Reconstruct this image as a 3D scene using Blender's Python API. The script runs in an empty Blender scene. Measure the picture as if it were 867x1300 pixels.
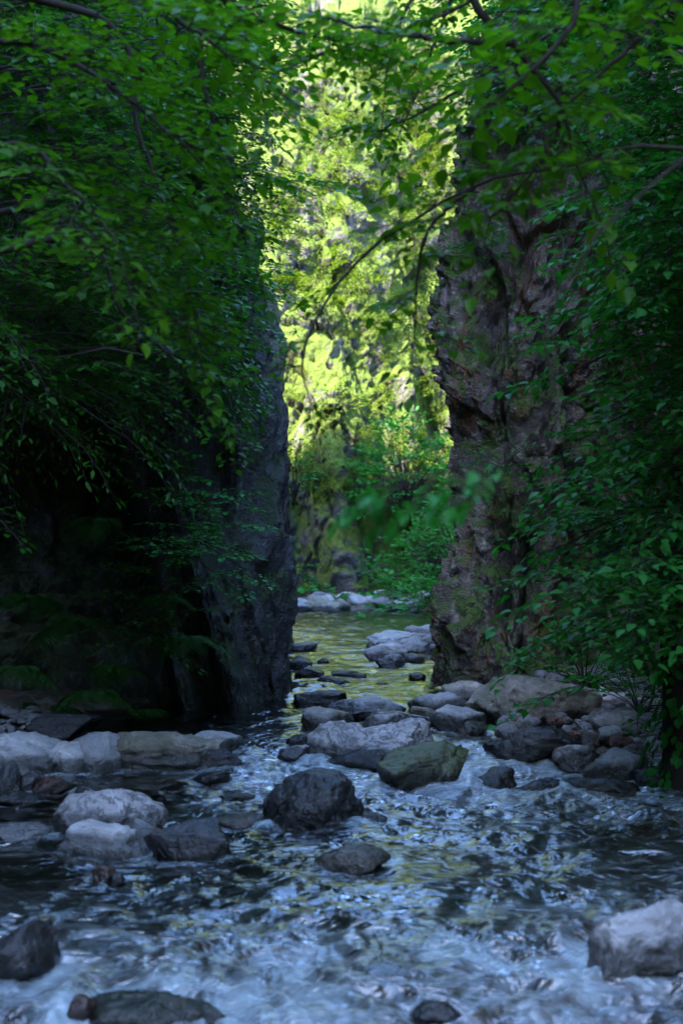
import bpy, math, random
import numpy as np
from mathutils import Vector, Matrix

# ------------------------------------------------------------------ camera, sky, sun, exposure
sc = bpy.context.scene
C = sc.collection
CAM_H = 1.6
LENS, SENS = 50.0, 36.0
PITCH = math.radians(1.27)
FPX = 1300.0 / SENS * LENS                      # focal length in photograph pixels
cam_d = bpy.data.cameras.new('camera')
cam = bpy.data.objects.new('camera', cam_d); C.objects.link(cam)
cam.location = (0, 0, CAM_H)
cam.rotation_euler = (math.pi / 2 + PITCH, 0, 0)
cam_d.sensor_fit = 'VERTICAL'; cam_d.sensor_height = SENS; cam_d.lens = LENS
cam_d.clip_start = 0.1; cam_d.clip_end = 500
cam_d.dof.use_dof = True; cam_d.dof.focus_distance = 12.5; cam_d.dof.aperture_fstop = 2.3
sc.camera = cam

SUN_DIR = Vector((-0.68, -0.73, 1.19)).normalized()
world = bpy.data.worlds.new('World'); sc.world = world; world.use_nodes = True
wn = world.node_tree.nodes; wn.clear()
sky = wn.new('ShaderNodeTexSky'); sky.sky_type = 'NISHITA'; sky.sun_disc = False; sky.ozone_density = 6.0
sky.sun_elevation = math.asin(SUN_DIR.z); sky.sun_rotation = math.atan2(SUN_DIR.x, SUN_DIR.y)
bg = wn.new('ShaderNodeBackground'); bg.inputs['Strength'].default_value = 0.15
wo = wn.new('ShaderNodeOutputWorld')
world.node_tree.links.new(sky.outputs[0], bg.inputs[0]); world.node_tree.links.new(bg.outputs[0], wo.inputs[0])

sd = bpy.data.lights.new('sun', 'SUN'); sd.energy = 2.7; sd.angle = math.radians(0.53); sd.color = (1, 0.90, 0.66)
sun = bpy.data.objects.new('sun', sd); C.objects.link(sun)
sun.rotation_euler = SUN_DIR.to_track_quat('Z', 'Y').to_euler()

sc.view_settings.view_transform = 'Standard'; sc.view_settings.look = 'None'
sc.view_settings.gamma = 1.0; sc.view_settings.exposure = 3.7; sc.view_settings.use_curve_mapping = False
sc.view_settings.use_white_balance = True; sc.view_settings.white_balance_temperature = 6050
sc.render.engine = 'CYCLES'
cy = sc.cycles
cy.use_denoising = True
cy.max_bounces = 7; cy.diffuse_bounces = 2; cy.glossy_bounces = 3; cy.transmission_bounces = 4; cy.transparent_max_bounces = 6
cy.caustics_reflective = False; cy.caustics_refractive = False
cy.sample_clamp_indirect = 4.0

rnd = random.Random(7)
RS = np.random.RandomState(11)
PI = math.pi

# ------------------------------------------------------------------ helpers
def ray(u, v):
    x, y = (u - 433.5) / FPX, (650 - v) / FPX
    c, s = math.cos(PITCH), math.sin(PITCH)
    return np.array((x, c - s * y, s + c * y))     # forward = +Y

def at(u, v, Y):
    d = ray(u, v)
    return np.array((0, 0, CAM_H)) + d * (Y / d[1])

def ss(a, b, x):
    t = np.clip((np.asarray(x, float) - a) / (b - a), 0, 1)
    return t * t * (3 - 2 * t)

def wl(Y):
    """mean water level along the stream (it drops over two small rapids towards the camera)"""
    Y = np.asarray(Y, float)
    return -0.16 + 0.16 * ss(4.4, 6.3, Y) + 0.10 * ss(9.3, 11.6, Y) + 0.004 * np.maximum(Y - 12, 0)

def ground_hit(u, v):
    d = ray(u, v); Y = 8.0
    for _ in range(40):
        Y = 0.5 * Y + 0.5 * (float(wl(Y)) - CAM_H) / d[2] * d[1]
    return Y

def _hash(i, j, k, s):
    h = (i.astype(np.uint32) * np.uint32(374761393)) ^ (j.astype(np.uint32) * np.uint32(668265263)) ^ \
        (k.astype(np.uint32) * np.uint32(2147483647)) ^ np.uint32((s * 1274126177 + 12345) & 0xffffffff)
    h = (h ^ (h >> np.uint32(13))) * np.uint32(1274126177)
    h = (h ^ (h >> np.uint32(16))) * np.uint32(2246822519)
    return h ^ (h >> np.uint32(15))

def perlin(P, seed=0):
    P = np.asarray(P, float)
    F = np.floor(P); f = P - F; I = F.astype(np.int64)
    w = f * f * f * (f * (f * 6 - 15) + 10)
    out = np.zeros(P.shape[:-1])
    for a in (0, 1):
        for b in (0, 1):
            for c in (0, 1):
                h = _hash(I[..., 0] + a, I[..., 1] + b, I[..., 2] + c, seed)
                gx = (h & np.uint32(1023)) / 511.5 - 1
                gy = ((h >> np.uint32(10)) & np.uint32(1023)) / 511.5 - 1
                gz = ((h >> np.uint32(20)) & np.uint32(1023)) / 511.5 - 1
                d = gx * (f[..., 0] - a) + gy * (f[..., 1] - b) + gz * (f[..., 2] - c)
                wx = w[..., 0] if a else 1 - w[..., 0]
                wy = w[..., 1] if b else 1 - w[..., 1]
                wz = w[..., 2] if c else 1 - w[..., 2]
                out += d * wx * wy * wz
    return out

def fbm(P, octv=4, seed=0, gain=0.5, ridged=False):
    P = np.asarray(P, float); o = np.zeros(P.shape[:-1]); a = 1.0
    for k in range(octv):
        n = perlin(P * (2.03 ** k) + 17.3 * k, seed + k)
        o += a * ((1 - 2 * np.abs(n)) - 0.6 if ridged else n); a *= gain
    return o

def worley(P, seed=0):
    P = np.asarray(P, float); I = np.floor(P).astype(np.int64)
    f1 = np.full(P.shape[:-1], 9.0); f2 = f1.copy(); cid = np.zeros(P.shape[:-1])
    for a in (-1, 0, 1):
        for b in (-1, 0, 1):
            for c in (-1, 0, 1):
                J0, J1, J2 = I[..., 0] + a, I[..., 1] + b, I[..., 2] + c
                h = _hash(J0, J1, J2, seed)
                px = J0 + (h & np.uint32(1023)) / 1023.0
                py = J1 + ((h >> np.uint32(10)) & np.uint32(1023)) / 1023.0
                pz = J2 + ((h >> np.uint32(20)) & np.uint32(1023)) / 1023.0
                d = np.sqrt((P[..., 0] - px) ** 2 + (P[..., 1] - py) ** 2 + (P[..., 2] - pz) ** 2)
                n = d < f1
                f2 = np.where(n, f1, np.minimum(f2, d)); cid = np.where(n, (h >> np.uint32(7)) % np.uint32(997) / 997.0, cid)
                f1 = np.where(n, d, f1)
    return f1, f2, cid

def facets(P, seed, slope=0.6):
    """blocky relief: every cell is a tilted plane at its own height, as in jointed rock"""
    P = np.asarray(P, float); I = np.floor(P).astype(np.int64)
    f1 = np.full(P.shape[:-1], 9.0); out = np.zeros(P.shape[:-1])
    for a in (-1, 0, 1):
        for b in (-1, 0, 1):
            for c in (-1, 0, 1):
                J = [I[..., q] + e for q, e in enumerate((a, b, c))]
                h = _hash(J[0], J[1], J[2], seed); h2 = _hash(J[0], J[1], J[2], seed + 77)
                dl = [P[..., q] - J[q] - ((h >> np.uint32(10 * q)) & np.uint32(1023)) / 1023.0 for q in range(3)]
                d = dl[0] ** 2 + dl[1] ** 2 + dl[2] ** 2
                sl = [((h2 >> np.uint32(10 * q)) & np.uint32(1023)) / 511.5 - 1 for q in range(3)]
                val = ((h >> np.uint32(5)) % np.uint32(1009)) / 1009.0 - .5 + slope * (sl[0] * dl[0] + sl[1] * dl[1] + sl[2] * dl[2])
                n = d < f1; out = np.where(n, val, out); f1 = np.where(n, d, f1)
    return out

def mesh_from(name, V, F, smooth=True):
    me = bpy.data.meshes.new(name)
    V = np.asarray(V, np.float32).reshape(-1, 3)
    if isinstance(F, np.ndarray):
        n, k = F.shape
        me.vertices.add(len(V)); me.vertices.foreach_set('co', V.ravel())
        me.loops.add(n * k); me.loops.foreach_set('vertex_index', F.astype(np.int32).ravel())
        me.polygons.add(n)
        me.polygons.foreach_set('loop_start', np.arange(0, n * k, k, dtype=np.int32))
        me.polygons.foreach_set('loop_total', np.full(n, k, np.int32))
        me.update(calc_edges=True)
    else:
        me.from_pydata(V.tolist(), [], F)
    me.polygons.foreach_set('use_smooth', np.full(len(me.polygons), smooth))
    me.update()
    return me

def grid_faces(n, m):
    i = np.arange(n - 1)[:, None] * m + np.arange(m - 1)[None, :]
    return np.stack([i, i + m, i + m + 1, i + 1], -1).reshape(-1, 4)

def link(name, me, mat=None, parent=None):
    o = bpy.data.objects.new(name, me); C.objects.link(o)
    if mat is not None and me is not None and not me.materials: me.materials.append(mat)
    if parent is not None: o.parent = parent
    return o

def tag(o, label=None, cat=None, group=None, kind=None):
    if label: o['label'] = label
    if cat: o['category'] = cat
    if group: o['group'] = group
    if kind: o['kind'] = kind
    return o

# ------------------------------------------------------------------ materials
class NT:
    def __init__(s, name):
        s.m = bpy.data.materials.new(name); s.m.use_nodes = True
        s.t = s.m.node_tree; s.t.nodes.clear()
        s.out = s.n('ShaderNodeOutputMaterial')
    def n(s, typ, **kw):
        nd = s.t.nodes.new(typ)
        for k, v in kw.items(): setattr(nd, k, v)
        return nd
    def put(s, sock, v):
        if isinstance(v, bpy.types.NodeSocket): s.t.links.new(v, sock)
        elif v is not None:
            sock.default_value = (*v, 1) if isinstance(v, tuple) and len(v) == 3 and sock.type == 'RGBA' else v
    def noise(s, vec, scale, detail=4, rough=0.55, dist=0.0):
        nd = s.n('ShaderNodeTexNoise'); s.put(nd.inputs['Vector'], vec)
        nd.inputs['Scale'].default_value = scale; nd.inputs['Detail'].default_value = detail
        nd.inputs['Roughness'].default_value = rough; nd.inputs['Distortion'].default_value = dist
        return nd.outputs['Fac']
    def ramp(s, fac, stops):
        nd = s.n('ShaderNodeValToRGB'); s.put(nd.inputs[0], fac); cr = nd.color_ramp
        while len(cr.elements) > 1: cr.elements.remove(cr.elements[-1])
        for i, (p, c) in enumerate(stops):
            e = cr.elements[0] if i == 0 else cr.elements.new(p)
            e.position = p; c = (c, c, c) if isinstance(c, (int, float)) else c; e.color = (*c, 1)
        return nd.outputs[0]
    def math(s, op, a, b=None, c=None, clamp=False):
        nd = s.n('ShaderNodeMath', operation=op, use_clamp=clamp); s.put(nd.inputs[0], a)
        if b is not None: s.put(nd.inputs[1], b)
        if c is not None: s.put(nd.inputs[2], c)
        return nd.outputs[0]
    def mix(s, f, a, b, mode='MIX'):
        nd = s.n('ShaderNodeMix', data_type='RGBA', blend_type=mode)
        s.put(nd.inputs[0], f); s.put(nd.inputs[6], a); s.put(nd.inputs[7], b)
        return nd.outputs[2]
    def maprange(s, v, a, b, c=0.0, d=1.0):
        nd = s.n('ShaderNodeMapRange'); s.put(nd.inputs[0], v)
        for i, x in zip((1, 2, 3, 4), (a, b, c, d)): s.put(nd.inputs[i], x)
        return nd.outputs[0]
    def scalev(s, vec, sc_):
        nd = s.n('ShaderNodeMapping'); s.put(nd.inputs[0], vec); nd.inputs['Scale'].default_value = sc_
        return nd.outputs[0]
    def sepz(s, vec, i=2):
        nd = s.n('ShaderNodeSeparateXYZ'); s.put(nd.inputs[0], vec); return nd.outputs[i]
    def bump(s, h, strength, dist, normal=None):
        nd = s.n('ShaderNodeBump'); s.put(nd.inputs['Height'], h)
        nd.inputs['Strength'].default_value = strength; nd.inputs['Distance'].default_value = dist
        if normal is not None: s.put(nd.inputs['Normal'], normal)
        return nd.outputs[0]
    def principled(s, col, rough, normal=None, spec=0.5):
        nd = s.n('ShaderNodeBsdfPrincipled'); s.put(nd.inputs['Base Color'], col); s.put(nd.inputs['Roughness'], rough)
        s.put(nd.inputs['Specular IOR Level'], spec)
        if normal is not None: s.put(nd.inputs['Normal'], normal)
        return nd.outputs[0]
    def done(s, sh):
        s.put(s.out.inputs['Surface'], sh); return s.m

def mat_cliff(name, c_dark, c_mid, c_pale, moss=0.5, moss_col=(0.05, 0.085, 0.015), rust=0.0, streak=0.5, wet_h=0.35, rough=0.75, scale=1.0, mosslo=0.52):
    t = NT(name); g = t.n('ShaderNodeNewGeometry'); P = g.outputs['Position']
    n1 = t.noise(P, 1.3 * scale, 6, 0.62, 0.4); n2 = t.noise(P, 9 * scale, 5, 0.6); n3 = t.noise(P, 45 * scale, 3, 0.6)
    base = t.mix(t.maprange(n1, 0.36, 0.66), c_dark, c_mid)
    base = t.mix(t.maprange(n2, 0.5, 0.72), base, c_pale)
    st = t.noise(t.scalev(P, (3.2, 3.2, 0.22)), 1.6 * scale, 5, 0.6, 0.6)
    base = t.mix(t.math('MULTIPLY', t.maprange(st, 0.54, 0.66), streak), base, (c_dark[0] * .45, c_dark[1] * .45, c_dark[2] * .5))
    base = t.mix(t.math('MULTIPLY', t.maprange(n3, 0.55, 0.7), 0.5), base, t.mix(0.5, base, c_pale))
    if rust:
        r = t.noise(t.scalev(P, (2.2, 2.2, 0.5)), 1.1, 5, 0.65, 0.8)
        base = t.mix(t.math('MULTIPLY', t.maprange(r, 0.53, 0.65), rust), base, (0.23, 0.085, 0.035))
    mo = t.noise(P, 2.1 * scale, 5, 0.65, 0.5)
    nz = t.math('MULTIPLY', t.math('ADD', t.sepz(g.outputs['Normal']), 0.35), 0.22)
    mm = t.maprange(t.math('ADD', mo, nz), mosslo + .08, mosslo + .2)
    mcol = t.mix(t.noise(P, 14, 3), moss_col, (moss_col[0] * 1.7, moss_col[1] * 1.7, moss_col[2] * 1.4))
    base = t.mix(t.math('MULTIPLY', mm, moss), base, mcol)
    wz = t.math('ADD', t.sepz(P), t.math('MULTIPLY', t.math('SUBTRACT', n1, 0.5), 0.5))
    wet = t.maprange(wz, wet_h, wet_h * 0.4 + 0.08)
    base = t.mix(t.math('MULTIPLY', wet, 0.6), base, (0.012, 0.012, 0.011))
    rg = t.math('SUBTRACT', rough, t.math('MULTIPLY', wet, rough - 0.3))
    hb = t.math('ADD', t.math('MULTIPLY', n2, 1.0), t.math('MULTIPLY', n3, 0.35))
    b = t.bump(hb, 1.0, 0.10 / scale)
    return t.done(t.principled(base, rg, b, 0.35))

def mat_boulder(name, c0, c1, band=0.0, band_col=(0.05, 0.05, 0.055), moss=0.0, rough=0.6, spots=0.3):
    t = NT(name); tc = t.n('ShaderNodeTexCoord'); g = t.n('ShaderNodeNewGeometry'); oi = t.n('ShaderNodeObjectInfo')
    av = t.n('ShaderNodeVectorMath', operation='ADD'); t.put(av.inputs[0], tc.outputs['Object'])
    sv = t.n('ShaderNodeVectorMath', operation='SCALE'); t.put(sv.inputs[0], oi.outputs['Location']); sv.inputs['Scale'].default_value = 3.7
    t.put(av.inputs[1], sv.outputs[0]); O = av.outputs[0]
    n1 = t.noise(O, 2.6, 6, 0.6, 0.3); n2 = t.noise(O, 14, 5, 0.62); n3 = t.noise(O, 70, 3, 0.6)
    base = t.mix(t.maprange(n1, 0.34, 0.66), c0, c1)
    base = t.mix(t.math('MULTIPLY', t.maprange(n2, 0.52, 0.68), spots), base, (c1[0] * 1.35, c1[1] * 1.35, c1[2] * 1.3))
    base = t.mix(t.math('MULTIPLY', t.maprange(n2, 0.46, 0.34), spots), base, (c0[0] * .4, c0[1] * .4, c0[2] * .4))
    vn = t.math('ABSOLUTE', t.math('SUBTRACT', t.noise(O, 1.9, 3, 0.5, 0.8), 0.5))
    base = t.mix(t.math('MULTIPLY', t.maprange(vn, 0.012, 0.002), 0.45), base, (c1[0] * 1.5 + .05, c1[1] * 1.5 + .05, c1[2] * 1.5 + .05))
    stn = t.noise(O, 4.5, 6, 0.7, 1.0)
    base = t.mix(t.math('MULTIPLY', t.maprange(stn, 0.53, 0.66), 0.6), base, (c0[0] * .45, c0[1] * .40, c0[2] * .32))
    if band:
        w = t.n('ShaderNodeTexWave', wave_type='BANDS', bands_direction='DIAGONAL'); t.put(w.inputs['Vector'], O)
        w.inputs['Scale'].default_value = 3.4; w.inputs['Distortion'].default_value = 17; w.inputs['Detail'].default_value = 6; w.inputs['Detail Scale'].default_value = 2.2; w.inputs['Detail Roughness'].default_value = .65
        base = t.mix(t.math('MULTIPLY', t.maprange(t.math('MULTIPLY', w.outputs['Fac'], t.math('ADD', n1, .5)), 0.5, 1.0), band), base, band_col)
    if moss:
        mo = t.math('ADD', t.noise(O, 3.1, 5, 0.65), t.math('MULTIPLY', t.sepz(g.outputs['Normal']), 0.12))
        base = t.mix(t.math('MULTIPLY', t.maprange(mo, 0.5, 0.62), moss), base, t.mix(n2, (0.03, 0.045, 0.012), (0.075, 0.09, 0.025)))
    hv = t.n('ShaderNodeHueSaturation'); t.put(hv.inputs['Color'], base)
    t.put(hv.inputs['Value'], t.maprange(oi.outputs['Random'], 0, 1, 0.78, 1.2)); base = hv.outputs[0]
    at_ = t.n('ShaderNodeAttribute', attribute_type='OBJECT', attribute_name='waterline')
    rel = t.math('SUBTRACT', t.sepz(g.outputs['Position']), at_.outputs['Fac'])
    rel = t.math('ADD', rel, t.math('MULTIPLY', t.math('SUBTRACT', n1, 0.5), 0.22))
    wet = t.maprange(rel, 0.15, 0.10)
    base = t.mix(t.math('MULTIPLY', wet, 0.80), base, (0.008, 0.009, 0.009))
    rg = t.math('SUBTRACT', rough, t.math('MULTIPLY', wet, rough - 0.10))
    hb = t.math('ADD', t.math('MULTIPLY', n2, 1.0), t.math('MULTIPLY', n3, 0.3))
    return t.done(t.principled(base, rg, t.bump(hb, 0.8, 0.035), 0.45))

def mat_leaf(name, c0, c1, trans, tr=0.4, rough=0.42):
    t = NT(name); g = t.n('ShaderNodeNewGeometry'); r = g.outputs['Random Per Island']
    oi = t.n('ShaderNodeObjectInfo')
    r2 = t.math('FRACT', t.math('ADD', r, oi.outputs['Random']))
    n = t.noise(g.outputs['Position'], 1.1, 2)
    col = t.mix(t.math('MULTIPLY_ADD', r2, 0.6, t.maprange(n, 0.35, 0.65, 0, 0.4)), c0, c1)
    p = t.principled(col, rough, None, 0.18)
    tl = t.n('ShaderNodeBsdfTranslucent'); t.put(tl.inputs[0], t.mix(r2, trans, (trans[0] * .6, trans[1] * .75, trans[2] * .6)))
    mx = t.n('ShaderNodeMixShader'); mx.inputs[0].default_value = tr
    t.put(mx.inputs[1], p); t.put(mx.inputs[2], tl.outputs[0])
    return t.done(mx.outputs[0])

def mat_bark(name, c0, c1):
    t = NT(name); g = t.n('ShaderNodeNewGeometry'); P = g.outputs['Position']
    n = t.noise(t.scalev(P, (1, 1, 0.25)), 40, 4); m = t.noise(P, 5, 3)
    return t.done(t.principled(t.mix(t.math('MULTIPLY', n, m), c0, c1), 0.85, t.bump(n, 0.6, 0.01), 0.2))

M = {}
M['cliff_right'] = mat_cliff('rough_purple_grey_rock', (0.075, 0.055, 0.05), (0.25, 0.190, 0.165), (0.46, 0.375, 0.335), moss=0.95, rust=1.0, streak=0.55, mosslo=0.475)
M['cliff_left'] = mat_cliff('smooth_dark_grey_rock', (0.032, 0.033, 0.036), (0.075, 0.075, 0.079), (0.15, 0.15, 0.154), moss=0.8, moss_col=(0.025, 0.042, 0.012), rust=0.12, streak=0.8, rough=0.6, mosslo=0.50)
M['cliff_far'] = mat_cliff('pale_lichen_rock', (0.075, 0.066, 0.068), (0.125, 0.110, 0.112), (0.20, 0.178, 0.175), moss=0.95, moss_col=(0.072, 0.105, 0.008), streak=0.3, scale=0.6, mosslo=0.425)
M['pale'] = mat_boulder('pale_grey_stone', (0.24, 0.25, 0.26), (0.40, 0.40, 0.40), spots=0.35)
M['striped'] = mat_boulder('banded_grey_stone', (0.24, 0.235, 0.235), (0.36, 0.35, 0.345), band=0.75)
M['tan'] = mat_boulder('tan_grey_stone', (0.20, 0.175, 0.145), (0.30, 0.27, 0.235), moss=0.5)
M['grey'] = mat_boulder('mid_grey_stone', (0.13, 0.135, 0.14), (0.24, 0.24, 0.245))
M['dark'] = mat_boulder('dark_wet_stone', (0.016, 0.018, 0.019), (0.042, 0.045, 0.047), rough=0.28)
M['green'] = mat_boulder('dark_green_stone', (0.03, 0.036, 0.024), (0.07, 0.075, 0.05), moss=0.8, rough=0.32)
M['red'] = mat_boulder('red_brown_stone', (0.10, 0.045, 0.03), (0.20, 0.10, 0.075), rough=0.35)
M['black'] = mat_boulder('black_wet_stone', (0.010, 0.010, 0.011), (0.028, 0.027, 0.027), rough=0.35)
M['leaf_near'] = mat_leaf('hazel_leaf', (0.018, 0.085, 0.003), (0.075, 0.190, 0.005), (0.100, 0.30, 0.004), 0.44)
M['leaf_mid'] = mat_leaf('beech_leaf', (0.014, 0.080, 0.006), (0.044, 0.150, 0.010), (0.055, 0.25, 0.008), 0.38, 0.38)
M['leaf_right'] = mat_leaf('maple_leaf', (0.012, 0.105, 0.014), (0.042, 0.195, 0.026), (0.045, 0.30, 0.016), 0.40, 0.40)
M['leaf_far'] = mat_leaf('sunlit_shrub_leaf', (0.036, 0.090, 0.004), (0.105, 0.150, 0.007), (0.18, 0.26, 0.005), 0.42, 0.6)
M['leaf_bush'] = mat_leaf('streamside_bush_leaf', (0.015, 0.15, 0.022), (0.045, 0.22, 0.030), (0.06, 0.30, 0.02), 0.38, 0.45)
M['leaf_fern'] = mat_leaf('fern_leaf', (0.012, 0.065, 0.010), (0.03, 0.10, 0.014), (0.04, 0.15, 0.010), 0.3, 0.5)
M['bark'] = mat_bark('dark_bark', (0.018, 0.015, 0.012), (0.06, 0.05, 0.04))
M['bark_grey'] = mat_bark('grey_bark', (0.05, 0.047, 0.042), (0.14, 0.13, 0.12))

# stream bed
t = NT('brown_stream_bed'); g = t.n('ShaderNodeNewGeometry'); P = g.outputs['Position']
vo = t.n('ShaderNodeTexVoronoi'); t.put(vo.inputs['Vector'], P); vo.inputs['Scale'].default_value = 7; vo.inputs['Randomness'].default_value = 1
cs = t.ramp(t.sepz(vo.outputs['Color'], 0), [(0, (0.03, 0.026, 0.02)), (0.35, (0.07, 0.055, 0.038)), (0.6, (0.085, 0.075, 0.06)), (0.85, (0.15, 0.14, 0.125)), (1, (0.10, 0.045, 0.03))])
nn = t.noise(P, 30, 4); cs = t.mix(t.math('MULTIPLY', nn, 0.5), cs, (0.05, 0.042, 0.02))
M['bed'] = t.done(t.principled(cs, 0.6, t.bump(t.math('ADD', nn, t.math('MULTIPLY', vo.outputs['Distance'], -1.2)), 0.6, 0.03), 0.3))

# water: fresnel mirror over clear tinted water, white where it is broken into foam
t = NT('stream_water'); g = t.n('ShaderNodeNewGeometry'); P = g.outputs['Position']
rp = t.n('ShaderNodeAttribute', attribute_name='rapid')
a1 = t.noise(t.scalev(P, (0.6, 1.25, 1)), 6, 3, 0.55, 0.9); a2 = t.noise(t.scalev(P, (0.7, 1.2, 1)), 20, 3, 0.5, 0.5)
hb = t.math('MULTIPLY', t.math('ADD', a1, t.math('MULTIPLY', a2, 0.22)), t.math('ADD', t.math('MULTIPLY', rp.outputs['Fac'], 0.9), 0.5))
nb = t.bump(hb, 0.85, 0.055)
fr = t.n('ShaderNodeFresnel'); fr.inputs[0].default_value = 1.33; t.put(fr.inputs['Normal'], nb)
tr = t.n('ShaderNodeBsdfTransparent'); tr.inputs[0].default_value = (0.50, 0.56, 0.52, 1)
gl = t.n('ShaderNodeBsdfGlossy'); t.put(gl.inputs['Roughness'], t.math('MULTIPLY_ADD', rp.outputs['Fac'], .26, .03)); gl.inputs[0].default_value = (1, 1, 1, 1); t.put(gl.inputs['Normal'], nb)
mx = t.n('ShaderNodeMixShader'); t.put(mx.inputs[0], t.math('MULTIPLY_ADD', fr.outputs[0], 1.6, 0.08, clamp=True)); t.put(mx.inputs[1], tr.outputs[0]); t.put(mx.inputs[2], gl.outputs[0])
fo = t.n('ShaderNodeAttribute', attribute_name='foam')
fn = t.noise(t.scalev(P, (1.0, 1.1, 1)), 4.5, 6, 0.6, 1.6); fn2 = t.noise(P, 55, 3, 0.6)
fm = t.maprange(t.math('ADD', fo.outputs['Fac'], t.math('MULTIPLY', t.math('ADD', t.math('SUBTRACT', fn, 0.5), t.math('MULTIPLY', t.math('SUBTRACT', fn2, 0.5), 0.25)), 1.4)), 0.34, 1.25)
fs = t.principled((0.50, 0.63, 0.68), 0.45, t.bump(t.math('ADD', fn, t.math('MULTIPLY', fn2, 0.4)), 0.5, 0.05), 0.4)
mf = t.n('ShaderNodeMixShader'); t.put(mf.inputs[0], t.math('MULTIPLY', fm, 0.5)); t.put(mf.inputs[1], mx.outputs[0]); t.put(mf.inputs[2], fs)
M['water'] = t.done(mf.outputs[0])

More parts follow.
